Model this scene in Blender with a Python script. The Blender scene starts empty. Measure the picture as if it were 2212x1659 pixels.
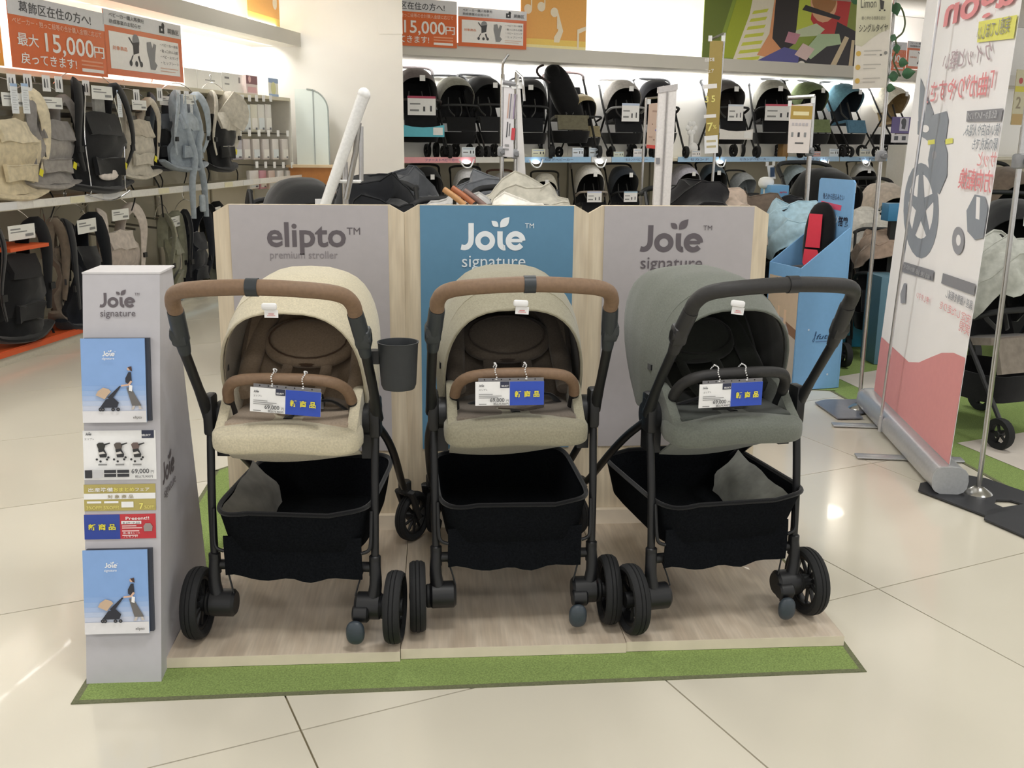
import bpy, bmesh, math, random
from mathutils import Vector as V, Matrix, Euler, noise
random.seed(7)
D = bpy.data
COL = bpy.context.scene.collection
SC = bpy.context.scene
PI = math.pi

# ------------------------------------------------------------------ camera, world, lights, exposure
CAM = V((0.0959, -2.2846, 1.2500))
FW = V((0.07293873, 0.96926357, -0.23496397)); RT = V((0.99730082, -0.07287371, 0.0089717)); UP = V((0.00842675, 0.23498414, 0.97196267))
FPX = 2200.0
cd = D.cameras.new('camera'); cam = D.objects.new('camera', cd); COL.objects.link(cam)
cam.matrix_world = Matrix(((RT.x, UP.x, -FW.x, CAM.x), (RT.y, UP.y, -FW.y, CAM.y), (RT.z, UP.z, -FW.z, CAM.z), (0, 0, 0, 1)))
cd.sensor_fit = 'HORIZONTAL'; cd.sensor_width = 36; cd.lens = FPX / 2212 * 36; cd.clip_end = 100
SC.camera = cam
W = D.worlds.new('world'); SC.world = W; W.use_nodes = True
W.node_tree.nodes['Background'].inputs[0].default_value = (1.0, 0.995, 0.985, 1)
W.node_tree.nodes['Background'].inputs[1].default_value = 0.85
SC.view_settings.view_transform = 'Standard'; SC.view_settings.look = 'None'; SC.view_settings.gamma = 1
SC.view_settings.use_curve_mapping = False
SC.view_settings.exposure = 0.3

def area(name, loc, rot, sx, sy, power, col=(1, .97, .9)):
    l = D.lights.new(name, 'AREA'); l.shape = 'RECTANGLE'; l.size = sx; l.size_y = sy; l.energy = power; l.color = col
    o = D.objects.new(name, l); COL.objects.link(o); o.location = loc; o.rotation_euler = rot
    return o

# ------------------------------------------------------------------ pixel helpers (measured points on real planes)
def ray(u, v): return FW + RT * ((u - 1106) / FPX) - UP * ((v - 829.5) / FPX)
def atY(u, v, y): d = ray(u, v); return CAM + d * ((y - CAM.y) / d.y)
def atZ(u, v, z=0.0): d = ray(u, v); return CAM + d * ((z - CAM.z) / d.z)
def atL(u, v, a, b):
    n = V((-(b[1] - a[1]), b[0] - a[0], 0)); d = ray(u, v)
    return CAM + d * ((V((a[0], a[1], 0)) - CAM).dot(n) / d.dot(n))

# ------------------------------------------------------------------ materials
def lin(c):
    if isinstance(c, str): c = [int(c[i:i + 2], 16) / 255 for i in (0, 2, 4)]
    return tuple(x / 12.92 if x <= .04045 else ((x + .055) / 1.055) ** 2.4 for x in c)
MC = {}
def mat(col, rough=.6, metal=0.0, kind='plain', amt=.05, scale=60, bump=.0, emit=0, trans=0, alpha=1, coat=0, spec=.5):
    key = (col, rough, metal, kind, amt, scale, bump, emit, trans, alpha, coat, spec)
    if key in MC: return MC[key]
    m = D.materials.new('%s_%s' % (kind, col)); m.use_nodes = True; MC[key] = m
    nt = m.node_tree; N = nt.nodes; K = nt.links; b = N['Principled BSDF']
    c = lin(col)
    b.inputs['Roughness'].default_value = rough; b.inputs['Metallic'].default_value = metal
    b.inputs['Specular IOR Level'].default_value = spec
    b.inputs['Transmission Weight'].default_value = trans; b.inputs['Alpha'].default_value = alpha
    b.inputs['Coat Weight'].default_value = coat
    tc = N.new('ShaderNodeTexCoord'); n = N.new('ShaderNodeTexNoise'); n.inputs['Scale'].default_value = scale; n.inputs['Detail'].default_value = 3
    mp = N.new('ShaderNodeMapping'); K.new(tc.outputs['Object'], mp.inputs[0]); K.new(mp.outputs[0], n.inputs[0])
    r = N.new('ShaderNodeValToRGB'); K.new(n.outputs[0], r.inputs[0])
    lo = [max(0, x * (1 - amt)) for x in c]; hi = [min(1, x * (1 + amt)) for x in c]
    r.color_ramp.elements[0].position = .3; r.color_ramp.elements[1].position = .7
    r.color_ramp.elements[0].color = (*lo, 1); r.color_ramp.elements[1].color = (*hi, 1)
    out = r.outputs[0]
    if kind == 'fabric':
        b.inputs['Sheen Weight'].default_value = .25
    if kind == 'wood':
        mp.inputs['Scale'].default_value = (1, 1, 1)
        wv = N.new('ShaderNodeTexNoise'); wv.inputs['Scale'].default_value = 3.2; wv.inputs['Detail'].default_value = 2
        m2 = N.new('ShaderNodeMapping'); m2.inputs['Scale'].default_value = (3.2, .8, .55); K.new(tc.outputs['Object'], m2.inputs[0]); K.new(m2.outputs[0], wv.inputs[0])
        mt = N.new('ShaderNodeMath'); mt.operation = 'MULTIPLY'; mt.inputs[1].default_value = 34; K.new(wv.outputs[0], mt.inputs[0])
        sn = N.new('ShaderNodeMath'); sn.operation = 'SINE'; K.new(mt.outputs[0], sn.inputs[0])
        mx = N.new('ShaderNodeMix'); mx.data_type = 'RGBA'; mx.blend_type = 'MULTIPLY'
        f2 = N.new('ShaderNodeMapRange'); K.new(sn.outputs[0], f2.inputs[0]); f2.inputs[1].default_value = -1; f2.inputs[3].default_value = .0; f2.inputs[4].default_value = .32
        K.new(f2.outputs[0], mx.inputs[0]); K.new(r.outputs[0], mx.inputs[6]); mx.inputs[7].default_value = (.66, .6, .54, 1)
        bl = N.new('ShaderNodeTexNoise'); bl.inputs['Scale'].default_value = 7; m3 = N.new('ShaderNodeMapping'); m3.inputs['Scale'].default_value = (1.6, .5, .5)
        K.new(tc.outputs['Object'], m3.inputs[0]); K.new(m3.outputs[0], bl.inputs[0])
        mx2 = N.new('ShaderNodeMix'); mx2.data_type = 'RGBA'; mx2.blend_type = 'MULTIPLY'
        f3 = N.new('ShaderNodeMapRange'); K.new(bl.outputs[0], f3.inputs[0]); f3.inputs[1].default_value = .5; f3.inputs[2].default_value = .7; f3.inputs[4].default_value = .35
        K.new(f3.outputs[0], mx2.inputs[0]); K.new(mx.outputs[2], mx2.inputs[6]); mx2.inputs[7].default_value = (.6, .53, .5, 1)
        mp.inputs['Scale'].default_value = (1, .06, .06); n.inputs['Scale'].default_value = 120; out = mx2.outputs[2]
    K.new(out, b.inputs['Base Color'])
    if bump:
        bp = N.new('ShaderNodeBump'); bp.inputs['Strength'].default_value = bump; bp.inputs['Distance'].default_value = .002
        n2 = N.new('ShaderNodeTexNoise'); n2.inputs['Scale'].default_value = scale * (3 if kind == 'fabric' else 1); n2.inputs['Detail'].default_value = 4
        K.new(tc.outputs['Object'], n2.inputs[0]); K.new(n2.outputs[0], bp.inputs['Height']); K.new(bp.outputs[0], b.inputs['Normal'])
    if emit:
        K.new(out, b.inputs['Emission Color']); b.inputs['Emission Strength'].default_value = emit
    return m
def fab(c, amt=.12): return mat(c, .9, 0, 'fabric', amt, 220, .35, spec=.2)
def fab2(c): return mat(c, .9, 0, 'fabric', .15, 30, .2, spec=.2)
def plast(c, rough=.5): return mat(c, rough, 0, 'plastic', .06, 90, .03)
def metalm(c='b8b8ba', rough=.3): return mat(c, rough, .9, 'metal', .05, 80)
def paper(c, rough=.45): return mat(c, rough, 0, 'paper', .02, 40)
BLK = plast('131416', .5); BLK2 = plast('101113', .6); RUB = mat('151618', .75, 0, 'rubber', .15, 150, .2)
WHITE = paper('f2f2f2'); DARK = fab('0d0e11'); DARKB = mat('131518', .95, 0, 'mesh', .3, 220, .2, spec=.05)
CHROME = metalm('b4b4b8', .25)
WALLM = mat('e9e4d8', .7, 0, 'paint', .015, 6)
SHELFM = mat('e6e3dc', .5, 0, 'enamel', .02, 30)
CLEAR = mat('ffffff', .05, 0, 'acrylic', .0, 10, trans=.9, alpha=.35)

# ------------------------------------------------------------------ mesh helpers
def link(name, me, parent=None, loc=None, label=None, smooth=True):
    o = D.objects.new(name, me); COL.objects.link(o)
    if parent: o.parent = parent
    if loc is not None: o.location = loc
    if label: o['label'] = label
    return o
def tag(o, label, cat, group=None, kind=None):
    if label: o['label'] = label
    if cat: o['category'] = cat
    if group: o['group'] = group
    if kind: o['kind'] = kind
    return o
def thing(name, label, cat, loc=(0, 0, 0), rz=0, group=None, scale=1):
    o = D.objects.new(name, None); COL.objects.link(o); o.location = loc; o.rotation_euler = (0, 0, rz); o.empty_display_size = .1
    if scale != 1: o.scale = (scale,) * 3
    return tag(o, label, cat, group)
class MB:
    def __init__(s): s.v = []; s.f = []; s.m = []; s.ms = []; s.sm = []
    def mi(s, m):
        if m not in s.ms: s.ms.append(m)
        return s.ms.index(m)
    def add(s, vs, fs, m, smooth=True):
        b = len(s.v); s.v += [tuple(x) for x in vs]; k = s.mi(m)
        for f in fs: s.f.append([i + b for i in f]); s.m.append(k); s.sm.append(smooth)
        return s
    def box(s, c, sz, m, rot=None):
        R = rot.to_matrix() if isinstance(rot, Euler) else rot
        vs = []
        for x in (-.5, .5):
            for y in (-.5, .5):
                for z in (-.5, .5):
                    p = V((x * sz[0], y * sz[1], z * sz[2])); p = (R @ p if R else p) + V(c); vs.append(p)
        return s.add(vs, [(0, 1, 3, 2), (4, 6, 7, 5), (0, 4, 5, 1), (2, 3, 7, 6), (0, 2, 6, 4), (1, 5, 7, 3)], m, False)
    def prism(s, pts, n, m, smooth=False):   # pts planar 3D loop extruded by vector n
        k = len(pts); vs = [V(p) for p in pts] + [V(p) + V(n) for p in pts]
        return s.add(vs, [list(range(k))[::-1], list(range(k, 2 * k))] + [(i, (i + 1) % k, k + (i + 1) % k, k + i) for i in range(k)], m, smooth)
    def tube(s, pts, r, m, seg=10, sub=0, cap=True, flat=1, closed=False):
        P = [V(p) for p in pts]; rr = list(r) if isinstance(r, (list, tuple)) else [r] * len(P)
        if sub: P, rr = catmull(P, rr, sub, closed)
        n = len(P); T = []
        for i in range(n):
            a = P[(i - 1) % n if closed else max(i - 1, 0)]; b = P[(i + 1) % n if closed else min(i + 1, n - 1)]; T.append((b - a).normalized())
        up = V((0, 0, 1)) if abs(T[0].z) < .9 else V((1, 0, 0))
        nn = (up - T[0] * up.dot(T[0])).normalized(); vs = []
        for i in range(n):
            nn = (nn - T[i] * nn.dot(T[i])).normalized(); bb = T[i].cross(nn)
            for k in range(seg):
                a = 2 * PI * k / seg; vs.append(P[i] + (nn * math.cos(a) * flat + bb * math.sin(a)) * rr[i])
        fs = []
        for i in range(n if closed else n - 1):
            j = (i + 1) % n
            for k in range(seg): k2 = (k + 1) % seg; fs.append((i * seg + k, i * seg + k2, j * seg + k2, j * seg + k))
        if cap and not closed: fs += [tuple(range(seg))[::-1], tuple((n - 1) * seg + k for k in range(seg))]
        return s.add(vs, fs, m)
    def lathe(s, prof, c, axis, m, seg=24, cap=False):   # prof: (r, h) along axis
        ax = V(axis).normalized(); up = V((0, 0, 1)) if abs(ax.z) < .9 else V((1, 0, 0)); e1 = (up - ax * up.dot(ax)).normalized(); e2 = ax.cross(e1); vs = []; fs = []
        for (r, h) in prof:
            for k in range(seg): a = 2 * PI * k / seg; vs.append(V(c) + ax * h + (e1 * math.cos(a) + e2 * math.sin(a)) * r)
        for i in range(len(prof) - 1):
            for k in range(seg): k2 = (k + 1) % seg; fs.append((i * seg + k, i * seg + k2, (i + 1) * seg + k2, (i + 1) * seg + k))
        if cap: fs += [tuple(range(seg))[::-1], tuple((len(prof) - 1) * seg + k for k in range(seg))]
        return s.add(vs, fs, m)
    def cyl(s, a, b, r, m, seg=16):
        a = V(a); b = V(b); L = (b - a).length
        e = min(r * .2, L * .2)
        return s.lathe([(r - e, 0), (r, e), (r, L - e), (r - e, L)], a, b - a, m, seg, True)
    def ell(s, c, rad, m, p=1.0, nu=20, nv=12, rot=None, fn=None):
        vs = []; R = rot.to_matrix() if rot else None
        def sg(x, q): return math.copysign(abs(x) ** q, x)
        for i in range(nv + 1):
            th = -PI / 2 + PI * i / nv
            for k in range(nu):
                ph = 2 * PI * k / nu
                q = V((rad[0] * sg(math.cos(th), p) * sg(math.cos(ph), p), rad[1] * sg(math.cos(th), p) * sg(math.sin(ph), p), rad[2] * sg(math.sin(th), p)))
                if fn: q = fn(q)
                if R: q = R @ q
                vs.append(q + V(c))
        fs = [(i * nu + k, i * nu + (k + 1) % nu, (i + 1) * nu + (k + 1) % nu, (i + 1) * nu + k) for i in range(nv) for k in range(nu)]
        return s.add(vs, fs, m)
    def sheet(s, grid, m, th=.004, wrap=False):   # grid rows of points -> two-sided shell
        nr = len(grid); nc = len(grid[0]); G = [[V(p) for p in r] for r in grid]; top = []; bot = []
        for i in range(nr):
            for j in range(nc):
                du = G[min(i + 1, nr - 1)][j] - G[max(i - 1, 0)][j]
                dv = G[i][(j + 1) % nc if wrap else min(j + 1, nc - 1)] - G[i][(j - 1) % nc if wrap else max(j - 1, 0)]
                n = du.cross(dv); n = n.normalized() if n.length > 1e-9 else V((0, 0, 1)); top.append(G[i][j] + n * th / 2); bot.append(G[i][j] - n * th / 2)
        o = nr * nc; fs = []; cc = nc if wrap else nc - 1
        for i in range(nr - 1):
            for j in range(cc):
                j2 = (j + 1) % nc; a, b, c, d = i * nc + j, i * nc + j2, (i + 1) * nc + j2, (i + 1) * nc + j
                fs.append((a, d, c, b)); fs.append((a + o, b + o, c + o, d + o))
        for j in range(cc):
            j2 = (j + 1) % nc; fs.append((j, j2, j2 + o, j + o)); b = (nr - 1) * nc; fs.append((b + j2, b + j, b + j + o, b + j2 + o))
        if not wrap:
            for i in range(nr - 1): a, d = i * nc, (i + 1) * nc; fs.append((d, a, a + o, d + o)); a, d = a + nc - 1, d + nc - 1; fs.append((a, d, d + o, a + o))
        return s.add(top + bot, fs, m)
    def build(s, name, parent=None, loc=None, label=None):
        me = D.meshes.new(name); me.from_pydata(s.v, [], s.f)
        for m in s.ms: me.materials.append(m)
        me.polygons.foreach_set('material_index', s.m); me.polygons.foreach_set('use_smooth', s.sm)
        me.update()
        try: me.set_sharp_from_angle(angle=math.radians(40))
        except Exception: pass
        return link(name, me, parent, loc, label)
def catmull(P, rr, sub, closed=False):
    out = []; ro = []; n = len(P)
    for i in range(n if closed else n - 1):
        p0 = P[(i - 1) % n] if closed or i else P[0]; p1 = P[i]; p2 = P[(i + 1) % n]; p3 = P[(i + 2) % n] if closed else P[min(i + 2, n - 1)]
        for k in range(sub):
            t = k / sub; t2 = t * t; t3 = t2 * t
            out.append(.5 * ((2 * p1) + (p2 - p0) * t + (2 * p0 - 5 * p1 + 4 * p2 - p3) * t2 + (3 * p1 - p0 - 3 * p2 + p3) * t3)); ro.append(rr[i] * (1 - t) + rr[(i + 1) % n] * t)
    if not closed: out.append(P[-1]); ro.append(rr[-1])
    return out, ro
def rbox(c, sz, m, r=.005, rot=None, seg=2):   # rounded box as its own mesh builder
    bm = bmesh.new(); bmesh.ops.create_cube(bm, size=1); bmesh.ops.scale(bm, vec=sz, verts=bm.verts)
    bmesh.ops.bevel(bm, geom=bm.edges[:], offset=min(r, min(sz) * .49), segments=seg, affect='EDGES', profile=.5)
    bm.verts.ensure_lookup_table(); R = rot.to_matrix() if rot else Matrix.Identity(3)
    mb = MB(); mb.add([R @ v.co + V(c) for v in bm.verts], [[v.index for v in f.verts] for f in bm.faces], m, True); bm.free()
    return mb
def mir(P): return [(-p[0], p[1], p[2]) for p in P]

# ------------------------------------------------------------------ flat print on a surface
def fmat(o, x, y, n=None):
    x = V(x).normalized(); y = V(y).normalized(); z = x.cross(y)
    return Matrix(((x.x, y.x, z.x, o[0]), (x.y, y.y, z.y, o[1]), (x.z, y.z, z.z, o[2]), (0, 0, 0, 1)))
class Print:
    """2D artwork laid on a board: frame origin is the lower left corner in parent space"""
    def __init__(s, parent, M, w, h): s.p = parent; s.M = M; s.w = w; s.h = h; s.mb = MB(); s.k = 0; s.tx = []
    def q(s, x, y, e=0): return s.M @ V((x * s.w, y * s.h, e))
    def poly(s, pts, m):
        s.k += 1; s.mb.add([s.q(x, y, .0004 + .00022 * s.k) for x, y in pts], [list(range(len(pts)))], m, False); return s
    def rect(s, x0, y0, x1, y1, m): return s.poly([(x0, y0), (x1, y0), (x1, y1), (x0, y1)], m)
    def circ(s, x, y, r, m, n=16, ry=None, a0=0):
        a = s.w / s.h; return s.poly([(x + r * math.cos(a0 + 2 * PI * i / n), y + (ry or r * a) * math.sin(a0 + 2 * PI * i / n)) for i in range(n)], m)
    def text(s, t, x, y, size, m, bold=0, align='LEFT', fit=None, flip=False, shear=0, sp=1):
        s.tx.append((t, x, y, size, m, bold, align, fit, flip, shear, sp)); return s
    def done(s, name='print'):
        if s.mb.f: s.mb.build(name, s.p)
        for (t, x, y, size, m, bold, align, fit, flip, shear, sp) in s.tx:
            cu = D.curves.new('lettering', 'FONT'); cu.body = t; cu.size = size * s.h; cu.offset = bold * size * s.h; cu.align_x = align; cu.resolution_u = 3
            cu.extrude = .00015; cu.shear = shear; cu.space_character = sp; cu.materials.append(m)
            o = D.objects.new('lettering', cu); COL.objects.link(o); bpy.context.view_layer.update()
            me = D.meshes.new_from_object(o); D.objects.remove(o); D.curves.remove(cu); o = link('lettering', me, s.p)
            L = s.M @ Matrix.Translation((x * s.w, y * s.h, .0008 + .00022 * (s.k + 1)))
            sx = 1
            if fit:
                sx = fit * s.w / max(max((v.co.x for v in me.vertices), default=1) - min((v.co.x for v in me.vertices), default=0), 1e-6)
            L = L @ Matrix.Diagonal((-sx if flip else sx, 1, 1, 1)); o.matrix_local = L
def stroke(P, pts, wd, m, x, y, k, sz, closed=False, sub=6):
    """thick flat line; pts in units of cap height"""
    Q, R = catmull([V((p[0], p[1], 0)) for p in pts], [wd] * len(pts), sub, closed)
    n = len(Q); L = []; Rr = []
    for i in range(n):
        a = Q[(i - 1) % n if closed else max(i - 1, 0)]; b = Q[(i + 1) % n if closed else min(i + 1, n - 1)]; t = (b - a).normalized(); nn = V((-t.y, t.x, 0))
        L.append(Q[i] + nn * R[i] / 2); Rr.append(Q[i] - nn * R[i] / 2)
    P.k += 1; e = .0004 + .00022 * P.k; c = lambda p: P.q(x + p.x * k, y + p.y * sz, e)
    vs = [c(p) for p in L] + [c(p) for p in Rr]
    P.mb.add(vs, [(i, n + i, n + (i + 1) % n, (i + 1) % n) for i in range(n if closed else n - 1)], m, False)
def leaf_logo(P, x, y, sz, m, tm=True, sig=True, sigm=None):
    """round bold word mark with two leaves over the dotless i; x,y = lower left, sz = cap height in frame heights"""
    k = sz * P.h / P.w; w = .2
    stroke(P, [(0, .12), (.13, .1), (.26, .15), (.36, .32), (.37, .65), (.37, 1.0)], w, m, x, y, k, sz)
    stroke(P, [(.89 + .27 * math.cos(a * PI / 6), .35 + .26 * math.sin(a * PI / 6)) for a in range(12)], w, m, x, y, k, sz, True, 3)
    stroke(P, [(1.44, .7), (1.44, .4), (1.46, .2), (1.56, .1), (1.64, .1)], w, m, x, y, k, sz)
    stroke(P, [(1.78, .36), (2.0, .36), (2.27, .36)], .13, m, x, y, k, sz)
    stroke(P, [(2.02 + .27 * math.cos(math.radians(a)), .35 + .26 * math.sin(math.radians(a))) for a in range(0, 325, 27)], w, m, x, y, k, sz, False, 3)
    def leaf(cx, cy, ang, L, Wd):
        pts = []
        for i in range(9): t = i / 8; pts.append((t * L, Wd * math.sin(PI * t) * (1 - .3 * t)))
        for i in range(1, 8): t = 1 - i / 8; pts.append((t * L, -Wd * math.sin(PI * t) * (1 - .3 * t)))
        c, s_ = math.cos(ang), math.sin(ang)
        P.poly([(x + (cx + u * c - v * s_) * k, y + (cy + u * s_ + v * c) * sz) for u, v in pts], m)
    leaf(1.44, .84, math.radians(48), .52, .17); leaf(1.38, .87, math.radians(140), .34, .12)
    if tm: P.text('TM', x + 2.36 * k, y + .82 * sz, sz * .26, m, -.004)
    if sig: P.text('signature', x, y - .62 * sz, sz * .66, sigm or m)

# ------------------------------------------------------------------ room
ceil_h = 3.0
def struct(o, label=None):
    o['kind'] = 'structure'
    if label: o['label'] = label
    return o
# floor: slab (joints) + tiles
fm = mat('8a8066', .6, 0, 'grout', .1, 20)
fl = struct(MB().box((0.5, 4.5, -.03), (22, 22, .05), fm).build('floor', None), 'polished cream tiled shop floor')
TILE = [mat(c, .16, 0, 'tile', .035, 1.3, 0, coat=.15, spec=.42) for c in ('dcd6c6', 'dad4c4', 'ded8c9')]
O0 = V((-.205, -.293, 0)); e1 = V((math.cos(math.radians(22)), math.sin(math.radians(22)), 0)) * .84; e2 = V((math.cos(math.radians(110.5)), math.sin(math.radians(110.5)), 0)) * .88
tmesh = []
for m in TILE:
    g = .0022; me_b = MB(); bl = (e1.normalized() + e2.normalized()) * g
    c0, c1, c2, c3 = bl, e1 + (e2.normalized() - e1.normalized()) * g, e1 + e2 - bl, e2 + (e1.normalized() - e2.normalized()) * g
    me_b.prism([p - V((0, 0, .006)) for p in (c0, c1, c2, c3)], (0, 0, .006), m); tmesh.append(me_b)
tile_me = []
for b in tmesh:
    o = b.build('tile'); tile_me.append(o.data); D.objects.remove(o)
for i in range(-5, 8):
    for j in range(-2, 13):
        c = O0 + e1 * (i + .5) + e2 * (j + .5)
        d = c - CAM; z = d.dot(FW)
        if z < .3: continue
        u = 1106 + FPX * d.dot(RT) / z
        if -500 - 900 / z < u < 2700 + 900 / z and c.y < 9.5:
            link('tile', tile_me[(i * 3 + j * 5) % 3], fl, O0 + e1 * i + e2 * j + V((0, 0, .0005)))
struct(MB().box((.5, 4.5, ceil_h + .03), (22, 22, .05), mat('e8e5df', .8)).build('ceiling', None), 'white shop ceiling')
LAMP = mat('fff8ea', .5, 0, 'lamp', .0, 5, emit=7)
for (x, y) in [(-3.4, -3.0), (0.2, -3.2), (3.6, -3.0), (-3.2, -.6), (.3, -.8), (3.2, -.6), (-3.0, 2.0), (.2, 1.9), (3.1, 2.0), (-1.6, 6.9), (3.0, 7.6)]:
    area('ceiling_lamp_light', (x, y, ceil_h - .03), (0, 0, 0), .56, .56, 22, (1, .99, .975))

# left store wall, column, back wall
LA = V((-2.285, 3.327, 0)); LB = V((-1.658, 5.977, 0)); LD = (LB - LA).normalized(); LN = V((-LD.y, LD.x, 0))   # LD along the shelves, LN into the wall
LANG = math.atan2(LD.y, LD.x)
def lp(t, off, z): return LA + LD * t + LN * off + V((0, 0, z))
WHITEW = mat('f5f3ee', .65, 0, 'paint', .012, 4)
struct(MB().box(lp(2.2, .62, 1.5), (9.6, .08, 3.0), WHITEW, Euler((0, 0, LANG))).build('wall_left'), 'cream shop wall behind the carrier shelves')
VAL = mat('d3cfc6', .7, 0, 'paint', .01, 6)
val = struct(MB().box(lp(2.2, .35, 2.16), (6.66, .5, .13), VAL, Euler((0, 0, LANG))).build('trim_1'), 'cream light pelmet above the left shelves')
P0 = V((-.247, 8.67, 0)); P1 = V((5.68, 11.46, 0)); BD = (P1 - P0).normalized(); BN = V((-BD.y, BD.x, 0)); BANG = math.atan2(BD.y, BD.x)
def bp(t, off, z): return P0 + BD * t + BN * off + V((0, 0, z))
colm = mat('e6e3dd', .65, 0, 'paint', .01, 5)
c0 = atY(690, 73, 8.32); c1 = atY(869, 74, 8.2)
struct(MB().prism([(c0.x - 1.6, 8.42, 0), (c1.x - .18, 8.24, 0), (c1.x, 8.2, 0), (c1.x - .25, 9.5, 0), (c0.x - 1.6, 9.5, 0)], (0, 0, 3), colm).build('wall_back'), 'plain cream wall column between the two displays')
struct(MB().prism([(c0.x - .1, 8.40, c0.z), (c1.x - .18, 8.232, c0.z), (c1.x + .004, 8.19, c0.z), (c1.x - .2, 8.9, c0.z), (c0.x - .1, 8.9, c0.z)], (0, 0, .5), colm).build('trim_2'))
struct(MB().box(bp(6.3, .74, 1.5), (13.6, .08, 3.0), WHITEW, Euler((0, 0, BANG))).build('wall_back_right'), 'white back wall behind the stroller shelf')
struct(MB().box(bp(6.3, .05, 2.14), (12.6, .12, .145), mat('d4d0c8', .7, 0, 'paint', .01, 6), Euler((0, 0, BANG))).build('trim_3'), 'pale light pelmet above the stroller shelf')
struct(MB().box(bp(6.3, .4, 2.08), (12.6, .64, .02), VAL, Euler((0, 0, BANG))).build('trim_4'))
# cove lamps behind the pelmets
for t in (.9, 2.6, 4.3, 6.0, 7.7):
    c = bp(t, .58, 2.045); area('cove_light', c, (0.55, 0, BANG), 1.6, .06, 7, (1, .99, .97))
    c = bp(t, .3, 2.25); area('cove_light', c, (2.6, 0, BANG), 1.6, .06, 7, (1, .99, .97))
for t in (-.6, 1.0, 2.6, 4.2):
    c = lp(t, .3, 2.08); area('cove_light', c, (0.5, 0, LANG), 1.5, .06, 7, (1, .98, .95))
    c = lp(t, .3, 2.26); area('cove_light', c, (2.6, 0, LANG), 1.5, .06, 6, (1, .98, .94))

# ------------------------------------------------------------------ turf mats
def turf(name, label, pts, z=0.0, h=.002, edge=True, group=None):
    t = thing(name, label, 'mat', (0, 0, z), 0, group)
    g = mat('869a5c', .95, 0, 'turf', .28, 260, .9, spec=.1)
    b = MB(); b.prism([V((x, y, 0.001)) for x, y in pts], (0, 0, h), g); b.build('pile', t)
    if edge:
        em = mat('6c6f52', .9, 0, 'turf_edge', .2, 200, .4); n = len(pts); c = V((sum(p[0] for p in pts) / n, sum(p[1] for p in pts) / n, 0))
        for i in range(n):
            a = V((*pts[i], 0)); b_ = V((*pts[(i + 1) % n], 0)); d = (b_ - a).normalized(); nn = V((d.y, -d.x, 0))
            MB().prism([a, b_ + d * .0138, b_ + d * .0138 + nn * .014, a + nn * .014], (0, 0, h + .001), em).build('edge', t)
    return t
turf('turf_mat', 'green turf mat under the three stroller stands', [(-.72, -.145), (1.112, -.108), (1.15, .9), (-.66, 1.6), (-.74, 1.5)])
T = .027
# ------------------------------------------------------------------ three wooden display stands
WOOD = mat('c9bba8', .45, 0, 'wood', .10, 100, coat=.1)
WOODL = mat('ddcfb6', .5, 0, 'wood', .07, 100)
WOODE = mat('e3d6c2', .5, 0, 'grain', .06, 14)
GREYP = paper('b3aeb0', .5); BLUEP = paper('5c8aa9', .45); INK = paper('625b60', .5)
Wd = .56; DEP = .82
def stand(i, label, pm, dy):
    t = thing('display_stand', label, 'display stand', (i * Wd, dy, 0), 0, 'wooden stroller display stands')
    rbox((Wd / 2, DEP / 2, .0135), (Wd - .0012, DEP, .027), WOOD, .0015).build('base', t)
    t.location.z = .0035
    MB().box((Wd / 2, .0, .0135), (Wd - .0014, .0008, .0262), WOODE).build('front_edge', t)
    MB().box((Wd / 2, DEP - .012, .027 + .024), (Wd - .002, .022, .048), WOODE).build('plinth', t)
    x0, x1 = .0002, Wd - .0002; H = 1.049; ch = .024
    MB().prism([(x0, DEP, .027), (x1, DEP, .027), (x1, DEP, H - ch), (x1 - .042, DEP, H), (x0 + .042, DEP, H), (x0, DEP, H - ch)], (0, .018, 0), WOODL).build('back_board', t)
    px0, px1 = .0475, Wd - .0475; zb = .285
    MB().box(((px0 + px1) / 2, DEP - .0025, (zb + H) / 2 - .0005), (px1 - px0, .004, H - zb - .002), pm).build('graphic_panel', t)
    return t, Print(t, fmat((px0, DEP - .0046, zb), (1, 0, 0), (0, 0, 1)), px1 - px0, H - zb)
t1, P = stand(-1, 'left wooden display stand with grey panel, beside the grey tower', GREYP, -.012)
P.text('elipto', .225, .84, .132, INK, .02, fit=.5); P.text('TM', .735, .885, .04, INK, 0)
P.text('premium stroller', .24, .792, .042, paper('8d878b'), 0, fit=.43); P.done()
t2, P = stand(0, 'middle wooden display stand with blue panel and white lettering', BLUEP, 0)
leaf_logo(P, .265, .823, .107, paper('eef3f6'), sigm=paper('dfe8ee')); P.done()
t3, P = stand(1, 'right wooden display stand with grey panel and dark word mark', GREYP, .006)
leaf_logo(P, .245, .816, .107, INK); P.done()
TOP = .0305

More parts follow.
